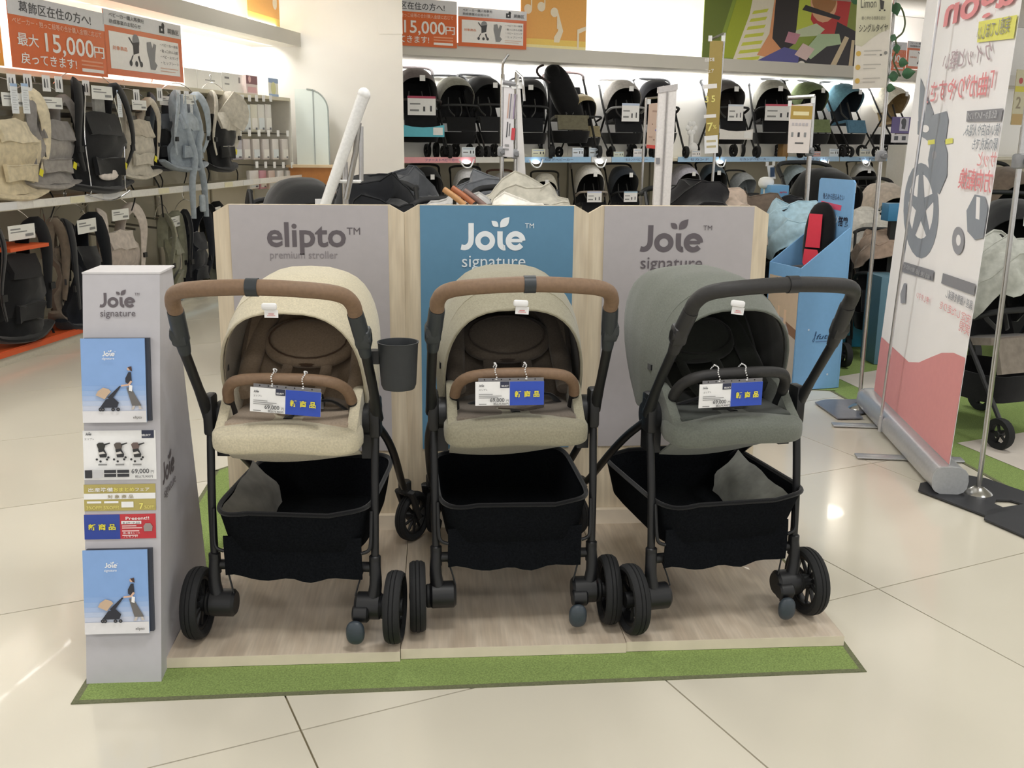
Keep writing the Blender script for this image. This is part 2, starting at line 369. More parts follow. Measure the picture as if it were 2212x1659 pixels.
# ------------------------------------------------------------------ the three strollers
def wheel(parent, c, R, wd, axis=(1, 0, 0), spokes=10, face=1, name='wheel'):
    h = wd / 2; b = MB()
    prof = [(R * .74, -h * .55), (R * .84, -h * .95), (R * .93, -h * .9), (R * .985, -h * .55), (R * .99, -h * .3), (R * .968, -h * .24), (R * .998, -h * .15), (R, 0), (R * .998, h * .15), (R * .968, h * .24), (R * .99, h * .3), (R * .985, h * .55), (R * .93, h * .9), (R * .84, h * .95), (R * .74, h * .55), (R * .74, -h * .55)]
    b.lathe(prof, (0, 0, 0), axis, RUB, 36); w = b.build(name, parent, c)
    r = MB(); r.lathe([(R * .74, -h * .5), (R * .74, h * .5), (R * .66, h * .5), (R * .64, 0), (R * .66, -h * .5), (R * .74, -h * .5)], (0, 0, 0), axis, BLK, 30)
    ax = V(axis).normalized(); up = V((0, 0, 1)); e2 = ax.cross(up)
    for k in range(spokes):
        a = 2 * PI * k / spokes; d = up * math.cos(a) + e2 * math.sin(a)
        r.tube([d * R * .15 + ax * h * .3, d * R * .68 + ax * h * .1], [R * .075, R * .05], BLK, 6)
    r.lathe([(R * .05, -h), (R * .22, -h * .9), (R * .24, h * .9), (R * .05, h)], (0, 0, 0), axis, BLK, 20, True)
    r.build('rim', w); return w
def hoop(w0, w1, yp, ya, zp, za, n=24, pw=.72, ph=.86):
    out = []
    for k in range(n + 1):
        a = PI * k / n; c = math.cos(a); s = math.sin(a)
        out.append(V((-(w0 + (w1 - w0) * s) * math.copysign(abs(c) ** pw, c), yp + (ya - yp) * s ** .8, zp + (za - zp) * s ** ph)))
    return out
def canopy(parent, hoops, m, lin_m, th=.005, sub=4, split=1, vis_m=None, sag=.0, crumple=0):
    """hoops: list of (w0, w1, yp, ya, zp, za); first `split` spans are the visor"""
    rows = []
    for i in range(len(hoops) - 1):
        for k in range(sub):
            t = k / sub; h = [a * (1 - t) + b * t for a, b in zip(hoops[i], hoops[i + 1])]; h[5] -= sag * math.sin(PI * t); rows.append(hoop(*h))
    rows.append(hoop(*hoops[-1]))
    if crumple:
        sd = parent.location.x * 3
        rows = [[p + V((noise.noise(p * 9 + V((sd, 0, 0))), noise.noise(p * 8 + V((0, sd, 5))), noise.noise(p * 11 + V((9, 0, sd))))) * crumple for p in r] for r in rows]
    k = split * sub
    c = MB().sheet(rows[k:], m, th).build('canopy', parent)
    inn = [[p * 1.0 + V((0, 0, -.006)) if True else p for p in r] for r in rows]
    cen = V((0, hoops[0][2], hoops[0][4]))
    inn = [[cen + (p - cen) * .972 for p in r] for r in rows[1:]]
    MB().sheet(inn, lin_m, .003).build('canopy_lining', parent)
    if split: MB().sheet(rows[:k + 1], vis_m or m, th).build('visor', parent)
    return rows
SCN = {}
def hero(name, label, loc, rz, cc, lining, seatc, cushc, gripc, cuffc, opts):
    t = thing('stroller', label, 'stroller', loc, rz, 'display strollers on the wooden stands')
    cf, lf, sf, uf = fab(cc), fab(lining), fab(seatc), fab(cushc); G = mat(gripc, .6, 0, 'leather', .08, 120, .3); F = plast('141518', .45); Cf = plast(cuffc, .45)
    # rear (near) wheels, hubs, posts
    for s in (-1, 1):
        wheel(t, (s * .245, 0, .09), .09, .043)
        b = MB(); b.cyl((s * .226, 0, .09), (s * .2, 0, .09), .03, BLK2, 20); b.cyl((s * .148, -.005, .095), (s * .215, -.005, .095), .034, F, 24); b.build('hub', t)
        MB().tube([(s * .197, .0, .21), (s * .199, -.006, .15), (s * .19, -.01, .1)], [.0135, .0155, .019], F, 12, 3).build('fork', t)
        b = MB(); b.tube([(s * .2, .045, .57), (s * .199, .012, .36), (s * .197, 0, .17)], .0098, F, 12, 4); b.cyl((s * .197, 0, .17), (s * .1975, .002, .225), .0145, F); b.build('leg', t)
        MB().tube([(s * .168, .0, .185), (s * .158, -.01, .155), (s * .15, -.016, .125)], .0022, BLK2, 6, 3).build('brake_cable', t)
        MB().tube([(s * .192, .0, .34), (s * .191, -.012, .27), (s * .186, -.016, .245), (s * .168, -.016, .236)], .0045, F, 8, 4).build('basket_wire', t)
        # front leg, caster, front wheel
        MB().tube([(s * .2, .06, .54), (s * .208, .17, .47), (s * .208, .3, .38), (s * .198, .5, .24), (s * .19, .6, .19)], .0105, F, 10, 4).build('leg', t)
        ca = opts.get('cast', .25) * 1.0; cx = V((s * .19, .62, 0)); dv = V((math.sin(ca), math.cos(ca), 0)); ax = V((math.cos(ca), -math.sin(ca), 0))
        wc = cx + dv * .04 + V((0, 0, .078))
        wheel(t, wc, .078, .036, ax)
        b = MB(); b.cyl(cx + V((0, 0, .165)), cx + V((0, 0, .205)), .02, F)
        for q in (-1, 1): b.tube([cx + V((0, 0, .17)), cx + V((0, 0, .168)) + ax * q * .024, wc + ax * q * .024], [.014, .012, .01], F, 8)
        b.build('fork', t)
        # hinge, seat hub, push arm
        b = rbox((s * .2, .045, .565), (.026, .05, .1), F, .008); b.cyl((s * .16, .085, .545), (s * .2, .085, .545), .042, F, 24); b.box((s * .178, .085, .5), (.03, .06, .09), F); b.cyl((s * .214, .045, .585), (s * .19, .045, .585), .02, F); b.build('hinge', t)
        b = MB(); b.tube([(s * .203, .045, .56), (s * .206, -.01, .64), (s * .204, -.1, .755)], [.0165, .0115, .012], F, 12, 3); b.build('push_arm', t)
        b = rbox((s * .2035, -.118, .79), (.037, .036, .05), Cf, .01, Euler((.45, 0, 0))); b.tube([(s * .2035, -.092, .745), (s * .2, -.125, .80), (s * .196, -.15, .838), (s * .1945, -.158, .85)], [.0135, .0185, .0185, .018], Cf, 14, 3)
        b.cyl((s * .222, -.12, .79), (s * .19, -.12, .79), .016, Cf); b.build('handle_joint', t)
    gp = [(-.1945, -.156, .848), (-.193, -.175, .872), (-.176, -.2, .895), (-.125, -.228, .9085), (0, -.246, .9165), (.125, -.228, .9085), (.176, -.2, .895), (.193, -.175, .872), (.1945, -.156, .848)]
    MB().tube(gp, [.0165, .0168, .017, .0172, .0172, .0172, .017, .0168, .0165], G, 18, 6).build('handle', t, None, opts.get('handle_label'))
    MB().tube([(-.0125, -.246, .9165), (.0125, -.246, .9165)], .0192, Cf, 20).build('handle_cuff', t)
    MB().cyl((-.2, .006, .192), (.2, .006, .192), .0125, F).build('axle', t)
    b = MB(); b.ell((.156, -.062, .05), (.023, .013, .03), plast('3a434b', .4), .8, 16, 10); b.box((.158, -.04, .075), (.013, .02, .035), F); b.cyl((.145, -.03, .085), (.185, -.03, .085), .022, F); b.build('brake_pedal', t)
    # basket
    def loop(w, y0, y1, z, ex=6, n=48, zr=0):
        out = []
        for k in range(n):
            a = 2 * PI * k / n; cx_, sx_ = math.cos(a), math.sin(a); x = w * math.copysign(abs(cx_) ** (2 / ex), cx_); y = (y0 + y1) / 2 + (y1 - y0) / 2 * math.copysign(abs(sx_) ** (2 / ex), sx_)
            q = (y - y0) / (y1 - y0); out.append(V((x, y, z + zr * q + .006 * math.sin(x * 30 + z * 9) * (1 if z > .3 else 0))))
        return out
    lo = [loop(.004, .18, .2, .215), loop(.09, .08, .32, .218), loop(.158, -.005, .42, .225), loop(.17, -.018, .43, .24), loop(.178, -.03, .44, .28), loop(.184, -.04, .45, .32, zr=-.005), loop(.189, -.047, .455, .345, zr=-.01)]
    if opts.get('skew'): lo = [[p + V((opts['skew'] * max(0, (p.z - .2)) / .15 * max(0, math.copysign(1, opts['skew']) * p.x / .19), 0, 0)) for p in L_] for L_ in lo]
    bk = MB().sheet(lo, DARKB, .004, True).build('basket', t)
    MB().tube(lo[-1], .006, DARK, 8, 0, False, 1, True).build('rim', bk)
    rows = [[(-.168 + .336 * k / 16, .0 - .014 + .003 * math.sin(k * 1.7 + z * 40), z + (.005 * math.sin(k * 1.1) - .01 * math.sin(PI * k / 16) if z < .18 else 0)) for k in range(17)] for z in (.275, .25, .21, .172)]
    MB().sheet(rows, DARKB, .005).build('basket_skirt', t)
    if opts.get('liner'):
        s = opts['liner']; m = fab2(opts.get('liner_col', '6b6c66')); rows = []
        for i in range(9):
            u = i / 8; rows.append([V((s * (.178 - .075 * v_ - .02 * math.sin(PI * v_)) , .0 + u * .3 + .01 * math.sin(v_ * 9 + u * 3), .33 - .11 * v_ + .03 * u + .004 * math.sin(u * 14 + v_ * 8))) for v_ in [k / 8 for k in range(9)]])
        MB().sheet(rows, m, .003).build('rain_cover', t, None, 'crumpled grey fabric inside the basket')
    # seat
    def bulge(q): return V((q.x * (1 - .05 * (q.y > .02)), q.y - .012 * (1 - (q.x / .18) ** 2), q.z + .005 * math.cos(q.x * 18) - .008 * (1 if q.y < -.06 and q.z > 0 else 0)))
    rot = Euler((0, opts.get('roll', 0), 0))
    MB().ell((0, .012, .53), (.176, .084, .035), cf, .42, 40, 18, rot, bulge).build('leg_rest', t)
    rows = [[V((-.16 + .32 * k / 12, -.03 + .025 * i, .512 - .014 * i - .012 * math.sin(PI * k / 12 + .5) * i / 3)) for k in range(13)] for i in range(5)]
    MB().sheet(rows, cf, .005).build('seat_base', t)
    rbox((0, .1, .548), (.3, .27, .04), uf, .016).build('seat', t)
    b = MB()
    for k in range(7): b.tube([(-.03 + .01 * k, -.025 + .002 * k, .563), (.0 + .01 * k, .03, .5695)], .0012, uf, 5)
    b.build('stitching', t)
    MB().box((-.004 + opts.get('tagx', 0), -.05, .559), (.048, .02, .0016), mat('5e4a41', .6, 0, 'leather', .05, 60), Euler((.35, 0, 0))).build('leather_tag', t, None, 'brown leather tag')
    for s in (-1, 1):
        pts = [(0, .0, .53), (0, -.045, .545), (0, -.01, .57), (0, .05, .622), (0, .08, .63), (0, .13, .62), (0, .2, .6), (0, .2, .54)]
        b = MB(); rows = []
        for k in range(5):
            f = k / 4; rows.append([(s * (.146 + .014 * f - .0 * p[1]), p[1], p[2]) for p in pts])
        cy = [sum(p[1] for p in pts) / 8, sum(p[2] for p in pts) / 8]
        b.add([(s * (.143 + x), cy[0] + (p[1] - cy[0]) * q, cy[1] + (p[2] - cy[1]) * q) for x, q in ((0, .93), (.006, 1.0), (.018, 1.0), (.024, .93)) for p in pts],
              [tuple(range(8)), tuple(range(31, 23, -1))] + [(r_ * 8 + i, (r_ + 1) * 8 + i, (r_ + 1) * 8 + (i + 1) % 8, r_ * 8 + (i + 1) % 8) for r_ in range(3) for i in range(8)], cf)
        b.build('side_bolster', t)
    # reclined backrest shell
    rows = []
    for i in range(9):
        v_ = i / 8; y = .21 + .2 * v_; z = .53 + .285 * v_; w = .15 + .012 * math.sin(PI * v_) - .04 * max(0, v_ - .75) * 4 * .5
        rows.append([V((w * (k / 6 - 1), y - .1 * (abs(k / 6 - 1)) ** 2.5 * (1 - .3 * v_), z + .02 * (abs(k / 6 - 1)) ** 2 - .03 * (abs(k / 6 - 1)) ** 3 * (v_ > .8))) for k in range(13)])
    MB().sheet(rows, sf, .02).build('backrest', t)
    rc = Euler((math.radians(-38), 0, 0))
    def donut(q): return V((q.x, q.y * (1 + .3 * math.cos(q.x * 8)), q.z))
    hr = MB(); hr.ell((0, .255, .7), (.118, .03, .07), sf, .85, 30, 14, rc); h_ = hr.build('head_cushion', t)
    MB().tube([V((0, .255, .7)) + rc.to_matrix() @ V((.1 * math.cos(a_ * PI / 12), -.026, .056 * math.sin(a_ * PI / 12))) for a_ in range(24)], .0022, fab(opts.get('padc', '5a4636')), 5, 0, False, 1, True).build('seam', h_)
    MB().ell((0, .232, .675), (.07, .02, .036), fab(opts.get('padc', '5a4636')), .9, 24, 12, rc).build('pad', h_)
    for s in (-1, 1):
        MB().tube([(s * .135, .1, .6), (s * .14, .19, .65), (s * .125, .3, .74), (s * .08, .37, .79)], [.02, .026, .026, .02], sf, 12, 4, True, .8).build('side_cushion', t)
        MB().tube([(s * .045, .275, .69), (s * .05, .2, .64), (s * .045, .13, .6), (s * .03, .09, .575)], .014, sf, 8, 4, True, .35).build('shoulder_strap', t)
    # canopy
    hp = [(.17, .193, .10, .0, .565, .822), (.176, .2, .12, .07, .55, .862), (.182, .21, .14, .17, .55, .888), (.182, .212, .17, .3, .55, .892), (.175, .202, .2, .41, .55, .872), (.15, .168, .22, .46, .55, .82), (.11, .125, .26, .47, .55, .7)]
    if opts.get('hood'): hp = [tuple(a + b_ for a, b_ in zip(h, opts['hood'])) for h in hp]
    rows = canopy(t, hp, cf, lf)
    MB().tube([p + V((0, -.001, 0)) for p in rows[0]], .0035, fab(opts.get('piping', cc), .03), 6).build('piping', t)
    MB().tube([p + V((0, 0, .003)) for p in rows[4]], .002, fab(opts.get('piping', cc), .03), 5).build('seam', t)
    rows2 = [[V((-.11 + .22 * k / 10, .465 + .0 * i, .7 - .07 * i)) - V((0, .03 * i * .5 + .04 * (k / 5 - 1) ** 2, 0)) for k in range(11)] for i in range(3)]
    MB().sheet(rows2, cf, .005).build('rear_panel', t)
    if opts.get('mark') : pass
    MB().box((-.176, .105, .665), (.012, .022, .014), DARK).build('canopy_tab', t)
    # bumper bar
    bb = [(-.147, .05, .565), (-.148, .03, .60), (-.138, .0, .642), (-.1, -.03, .668), (0, -.045, .676), (.1, -.03, .668), (.138, .0, .642), (.148, .03, .6), (.147, .05, .565)]
    Q, R_ = catmull([V(p) for p in bb], [.0125] * 9, 6)
    MB().tube(Q[7:-7], .0135, G, 16).build('bumper_bar', t)
    b = MB(); b.tube(Q[:8], .0125, F, 14); b.tube(Q[-8:], .0125, F, 14); b.build('bumper_mount', t)
    # harness
    cr = opts.get('crotch', 0)
    if cr == 0:
        b = MB(); b.prism([(-.035, .03, .574), (.0, -.005, .592), (.07, .03, .6), (.01, .055, .62), (-.045, .06, .612)], (0, .012, -.018), sf); b.build('crotch_pad', t)
    elif cr == 1:
        b = MB(); b.prism([(-.04, .03, .572), (.02, .0, .575), (.075, .03, .582), (.04, .06, .597), (-.02, .05, .593)], (0, .01, -.013), sf); b.build('crotch_pad', t)
    else:
        MB().sheet([[V((x * (1 - .0 * i), .02 + .03 * i - .012 * math.cos(x * 30), .572 + .024 * i)) for x in (-.045, -.03, -.015, 0, .015, .03, .045)] for i in range(4)], sf, .012).build('crotch_pad', t)
    MB().tube([(0, -.01, .57), (.0, .03, .574), (.01, .07, .6)], .011, DARK, 8, 4, True, .3).build('crotch_strap', t)
    bu = rbox((.025, .08, .59), (.09, .02, .034), plast('191b22', .3), .006, Euler((.5, .25 * (1 if cr == 1 else -.3), 0))); bu.box((.06, .066, .585), (.022, .006, .018), metalm('9a9ca2', .3)); bu.build('buckle', t)
    MB().tube([(-.12, .1, .56), (-.06, .075, .585), (.0, .08, .588)], .012, DARK, 8, 4, True, .3).build('waist_strap', t)
    MB().tube([(.12, .1, .565), (.09, .07, .595), (.05, .08, .59)], .012, DARK, 8, 4, True, .3).build('waist_strap', t)
    return t
LX, LY, LR = -.257, .072, -.1
h1 = hero('stroller', 'beige canopied stroller with tan handle and cup holder on the left stand', (LX, LY, TOP), LR, 'cac1a8', 'a39887', '9c8974', 'a69582', '7f6650', '2f3438',
     dict(cast=.5, liner=-1, liner_col='77746c', crotch=0, hood=(0, 0, 0, 0, 0, 0)))
h2 = hero('stroller', 'khaki grey stroller with tan handle on the middle stand before the blue panel', (.286, .112, TOP), .03, '98937f', '37322d', '6a6055', '6f655a', '7f6650', '2f3438', dict(cast=.2, crotch=1, padc='4a4038'))
h3 = hero('stroller', 'dark sage stroller with black handle on the right stand', (.822, .1, TOP), .17, '6a6e66', '2b2b26', '33352f', '3c403b', '2c2b2b', '242426', dict(cast=-.6, liner=1, padc='2c2b28', liner_col='93948c', crotch=2, skew=.03))
def wp(o, p): return Matrix.Translation(o.location) @ o.rotation_euler.to_matrix().to_4x4() @ V(p)
# cup holder clipped to the left stroller
c = wp(h1, (.272, -.06, .66)); t = thing('cup_holder', 'round black cup holder clipped to the beige stroller', 'cup holder', c, LR)
b = MB(); b.lathe([(.001, 0), (.036, .002), (.04, .012), (.0455, .105), (.0475, .11), (.0445, .11), (.0425, .1), (.037, .01), (.001, .008)], (0, 0, 0), (0, 0, 1), plast('2d3033', .55), 36); b.build('cup', t)
MB().box((-.052, 0, .075), (.02, .03, .03), BLK).build('clip', t)
# price cards on bumper bars, bead ties, canopy tags
CW, CH = .163, .058; BLU = paper('2f4fb8'); YEL = paper('eee23c'); GR = paper('8d8d8d'); TXT = paper('55555a'); NAVY = paper('30344a')
def price_card(o, lx, lz, ry, label):
    t = thing('price_card', label, 'price card', wp(o, (lx, -.066, lz)), o.rotation_euler.z); t.rotation_euler.y = ry
    MB().box((0, 0, 0), (CW, .0016, CH), WHITE).build('card', t)
    MB().box((.003, .0, CH / 2 + .004), (CW - .008, .0012, .009), paper('77767a')).build('holder_strip', t)
    P = Print(t, fmat((-CW / 2, -.001, -CH / 2), (1, 0, 0), (0, 0, 1)), CW, CH); P.rect(.5, 0, 1, 1, BLU); P.rect(.36, .74, .495, 1, NAVY)
    P.text('新', .57, .38, .27, YEL, .03); P.text('商', .705, .38, .27, YEL, .03); P.text('品', .84, .38, .27, YEL, .03)
    leaf_logo(P, .05, .8, .09, TXT, False, False); P.text('エリプト', .05, .64, .09, TXT); P.text('SELECT', .375, .8, .09, WHITE, .02)
    for i, (y, w) in enumerate(((.47, .2), (.4, .33), (.33, .28))): P.rect(.05, y, .05 + w, y + .028, GR)
    P.text('69,000', .21, .17, .22, TXT, .012); P.text('円', .445, .17, .12, TXT); P.text('税込75,900円', .26, .04, .11, TXT, .008); P.rect(.05, .06, .16, .09, GR)
    P.done()
    b = MB()
    for k in range(7): b.cyl((-.06 + .02 * k, -.001, CH / 2 + .005), (-.06 + .02 * k, .001, CH / 2 + .005), .0018, BLK, 8)
    b.build('punch_holes', t)
    for x in (-.033, .038):
        cy = .022; b = MB(); n = 22
        for k in range(n):
            a = PI * 1.12 * k / (n - 1) - .25; b.ell((x + .002 * math.sin(k), cy - .024 * math.cos(a) + .0, CH / 2 + .006 + .034 * math.sin(a) ** .8 if math.sin(a) > 0 else CH / 2 + .006), (.0019,) * 3, paper('e8e8e8', .3), 1, 6, 5)
        b.build('bead_tie', t)
    return t
price_card(h1, .012, .627, .07, 'price card with blue half hanging on the beige stroller bar')
price_card(h2, -.022, .632, .0, 'price card with blue half hanging on the middle khaki stroller bar')
price_card(h3, -.04, .628, .0, 'price card with blue half hanging on the dark sage stroller bar')
for o, lx, lab, r in ((h1, -.03, 'white security tag on the beige canopy edge', .0), (h2, .008, 'white security tag on the middle khaki canopy edge', .05), (h3, -.01, 'white security tag with red print on the sage canopy edge', .15)):
    t = thing('security_tag', lab, 'tag', wp(o, (lx, -.012, .83)), o.rotation_euler.z); t.rotation_euler.y = r
    rbox((0, -.0, .008), (.036, .012, .016), paper('efefef', .35), .005).build('housing', t); MB().box((.004, .001, -.009), (.032, .0015, .018), WHITE).build('label_card', t)
    P = Print(t, fmat((-.012, -.0002, -.018), (1, 0, 0), (0, 0, 1)), .032, .018); P.rect(.3, .45, .7, .55, paper('d98a8a')); P.rect(.2, .25, .8, .32, paper('d98a8a')); P.done()

# ------------------------------------------------------------------ information tower
t = thing('info_tower', 'tall light grey cardboard tower with brochures and price sheet left of the stands', 'display tower', (0, 0, .003))
TG = paper('bdbbc0', .55); yF = -.073
yT = .085; x0b, x1b = -.727, -.556
pT = atY(178, 592, yT); pT2 = atY(345, 592, yT); x0t, x1t, Ht = pT.x, pT2.x, pT.z - .003; ybt = yT + .13; ybb = .52
A = [V((x0b, yF, 0)), V((x1b, yF, 0)), V((x1b - .02, ybb, 0)), V((x0b, ybb, 0)), V((x0t, yT, Ht)), V((x1t, yT, Ht)), V((x1t - .002, ybt, Ht)), V((x0t - .0, ybt, Ht))]
_n = (A[2] - A[1]).cross(A[5] - A[1]); A[6].x = A[1].x - (_n.y * (A[6].y - A[1].y) + _n.z * (A[6].z - A[1].z)) / _n.x
MB().add(A, [(0, 1, 5, 4), (1, 2, 6, 5), (2, 3, 7, 6), (3, 0, 4, 7), (0, 3, 2, 1), (4, 5, 6, 7)], TG, False).build('body', t)
MB().box(((x0t + x1t) / 2, (yT + ybt) / 2, Ht + .002), (x1t - x0t + .002, ybt - yT + .002, .004), paper('d2d0d3', .5)).build('top', t)
fx = (V((x1b, 0, 0)) - V((x0b, 0, 0))).normalized(); fy = (A[4] - A[0]).normalized(); HF = (A[4] - A[0]).length; WF = .163
FS = math.atan2(yT - yF, Ht)   # backward lean of the front face
def fp(u, z, e=0): q = z / Ht; return V((x0b + (x0t - x0b) * q + u * (x1b - x0b), yF + (yT - yF) * q - e, z))
def tz(v):
    lo, hi = 0, 1.2
    for _ in range(30):
        m_ = (lo + hi) / 2; p_ = fp(.0, m_); d = p_ + V((0, 0, .003)) - CAM
        if 829.5 - FPX * d.dot(UP) / d.dot(FW) > v: lo = m_
        else: hi = m_
    return lo
FYV = V((0, math.sin(FS), math.cos(FS)))
P = Print(t, fmat(fp(0, tz(702)), (1, 0, 0), FYV), WF, .11); leaf_logo(P, .24, .36, .3, INK); P.done()
def leaflet(v0, v1, lab, top=True):
    zt, zb = tz(v0), tz(v1); h = (zt - zb) / math.cos(FS); w = h * .74; o = fp(.02, zb, 0)
    q = thing('brochure', lab, 'brochure', (o.x, o.y, o.z + .003), 0, 'brochures on the grey tower'); q.rotation_euler.x = -FS
    MB().box((w / 2 + .008, -.006, h / 2 + .002), (w + .002, .011, h * .99), paper('2e3340')).build('holder', q)
    MB().box((w / 2, -.0135, h / 2), (w, .002, h), paper('8fb0dc', .3)).build('cover', q)
    M_ = fmat((0, -.0149, 0), (1, 0, 0), (0, 0, 1)); P = Print(q, M_, w, h)
    for i in range(6): P.rect(0, .14 + .06 * i, 1, 1, paper(['c9d0e2', 'bac8e2', 'a9bee2', '9bb7e1', '8eafe0', '86aade'][i], .3))
    P.rect(0, 0, 1, .14, paper('e3e2e4', .3)); leaf_logo(P, .34, .79, .06, WHITE, True)
    sk = paper('d9b39a'); dk = paper('2a2c36'); gy = paper('6d6a68'); cr = paper('cbb197')
    P.poly([(.7, .42), (.77, .42), (.93, .2), (.78, .2)], gy); P.poly([(.8, .2), (.83, .2), (.81, .155), (.76, .155)], paper('c6beb6')); P.poly([(.88, .2), (.91, .2), (.94, .16), (.89, .16)], paper('c6beb6'))
    P.poly([(.69, .53), (.74, .6), (.78, .6), (.79, .49), (.73, .46), (.69, .48)], dk); P.circ(.75, .64, .03, sk); P.poly([(.73, .66), (.79, .67), (.8, .61), (.77, .62)], paper('4a3229'))
    P.poly([(.77, .5), (.8, .49), (.75, .44), (.62, .43), (.62, .45), (.73, .46)], sk); P.poly([(.75, .45), (.8, .44), (.79, .37), (.74, .38)], WHITE)
    P.poly([(.22, .33), (.26, .38), (.34, .42), (.43, .4), (.46, .37), (.4, .32), (.36, .28)], cr)
    P.poly([(.4, .3), (.6, .44), (.62, .43), (.46, .27)], dk); P.poly([(.28, .18), (.38, .28), (.5, .3), (.58, .24), (.55, .18)], dk)
    for x in (.29, .33, .49, .57): P.circ(x, .16, .03, dk); P.circ(x, .16, .012, gy)
    P.text('elipto', .8, .05, .045, gy, .01)
    P.done(); return q
leaflet(731, 912, 'blue brochure with woman pushing a stroller, upper holder of the grey tower')
leaflet(1186, 1366, 'blue brochure with woman pushing a stroller, lower holder of the grey tower')
zt, zb = tz(929), tz(1037)
q = thing('price_sheet', 'white price sheet with three small strollers on the grey tower', 'price sheet', fp(.0, zb, .0) + V((0, 0, .003))); q.rotation_euler.x = -FS
MB().box((.0815, -.0012, (zt - zb) / 2), (.163, .0014, zt - zb), WHITE).build('sheet', q)
P = Print(q, fmat((0, -.002, 0), (1, 0, 0), (0, 0, 1)), .163, zt - zb); P.rect(.81, .84, .98, 1, NAVY); P.text('SELECT', .825, .89, .055, WHITE, .02); leaf_logo(P, .04, .91, .05, TXT, False, False); P.text('エリプト', .04, .82, .05, TXT)
for i, c in enumerate(('33332f', '5b524d', '6e5c58')):
    x = .19 + .24 * i; m = paper(c); k_ = paper('2b2b2d')
    P.poly([(x, .72), (x + .03, .76), (x + .09, .76), (x + .12, .7), (x + .1, .62), (x + .03, .6)], m); P.poly([(x + .02, .62), (x + .1, .64), (x + .14, .52), (x + .13, .46), (x + .04, .46)], k_)
    P.poly([(x + .1, .73), (x + .18, .76), (x + .19, .74), (x + .11, .7)], k_); P.poly([(x + .02, .56), (x + .09, .58), (x + .12, .54), (x + .03, .52)], paper('d8d4d0'))
    for dx, dy in ((0, .42), (.05, .38), (.14, .42), (.16, .46)): P.circ(x + dx, dy, .016, k_)
    P.rect(x + .02, .3, x + .14, .33, GR)
P.rect(.03, .05, .13, .21, paper('333338')); P.rect(.14, .05, .28, .21, paper('c9c9cc'))
for a in (.295, .475):
    for b_ in (.07, .15): P.rect(a, b_, a + .165, b_ + .06, paper('333338'))
P.text('69,000', .67, .14, .13, TXT, .015); P.text('円', .935, .14, .07, TXT); P.text('税込75,900円', .72, .05, .062, TXT, .008); P.done()
zt, zb = tz(1046), tz(1104); GOLD = paper('b7a962')
q = thing('fair_strip', 'gold and white sale strip on the grey tower under the price sheet', 'sign', fp(.0, zb, .0) + V((0, 0, .003))); q.rotation_euler.x = -FS
MB().box((.0805, -.0012, (zt - zb) / 2), (.161, .0014, zt - zb), GOLD).build('strip', q)
P = Print(q, fmat((0, -.002, 0), (1, 0, 0), (0, 0, 1)), .161, zt - zb); P.rect(0, .44, 1, .66, WHITE); P.text('出産準備', .06, .74, .17, WHITE, .01, fit=.34); P.text('おまとめ', .41, .74, .17, paper('efe77c'), .01, fit=.29); P.text('フェア', .71, .74, .16, WHITE, .01, fit=.2)
P.text('対 象 商 品', .33, .48, .15, paper('a59a7c'), .01, fit=.36); 
P.rect(.04, .29, .24, .37, WHITE); P.rect(.28, .29, .48, .37, WHITE); P.rect(.52, .12, .69, .34, WHITE)
P.text('3%OFF!', .03, .07, .17, paper('e3d97f'), .01, fit=.21); P.text('5%OFF!', .27, .07, .17, paper('e3d97f'), .01, fit=.21); P.text('7', .77, .07, .29, paper('efe77c'), .03); P.text('%OFF!', .84, .07, .17, paper('e3d97f'), .01, fit=.14); P.done()
zt, zb = tz(1111), tz(1165)
q = thing('present_strip', 'blue and red glossy strip on the grey tower above the lower brochure', 'sign', fp(.0, zb, .0) + V((0, 0, .003))); q.rotation_euler.x = -FS
MB().box((.0805, -.0012, (zt - zb) / 2), (.161, .0014, zt - zb), paper('c33038', .15)).build('strip', q)
P = Print(q, fmat((0, -.002, 0), (1, 0, 0), (0, 0, 1)), .161, zt - zb); P.rect(0, 0, .5, 1, paper('26409a', .12)); P.text('新 商 品', .06, .4, .26, YEL, .02, fit=.38)
P.text('Present!!', .58, .78, .17, WHITE, .01, fit=.33); P.rect(.52, .6, .8, .72, WHITE); P.text('8.29~9.25', .54, .62, .1, TXT, .0, fit=.24)
for y, w in ((.5, .2), (.42, .28), (.3, .24), (.12, .22)): P.rect(.53, y, .53 + w, y + .045, paper('f0c9c9'))
P.text('洗い替えシート', .54, .2, .1, WHITE, .0, fit=.24); P.text('プレゼント!', .54, .06, .1, WHITE, .0, fit=.2)
P.poly([(.84, .3), (.95, .3), (.96, .5), (.93, .62), (.86, .62), (.83, .5)], paper('9a8f8c')); P.done()
# lettering on the side of the tower
e_s = (A[2] - A[1]).normalized(); e_u = (A[5] - A[1]); e_u = (e_u - e_s * e_u.dot(e_s)).normalized()
P = Print(t, fmat(A[1] + e_s * .07 + e_u * .36, e_s, e_u), .3, .3); leaf_logo(P, .1, .3, .17, INK, False); P.done()

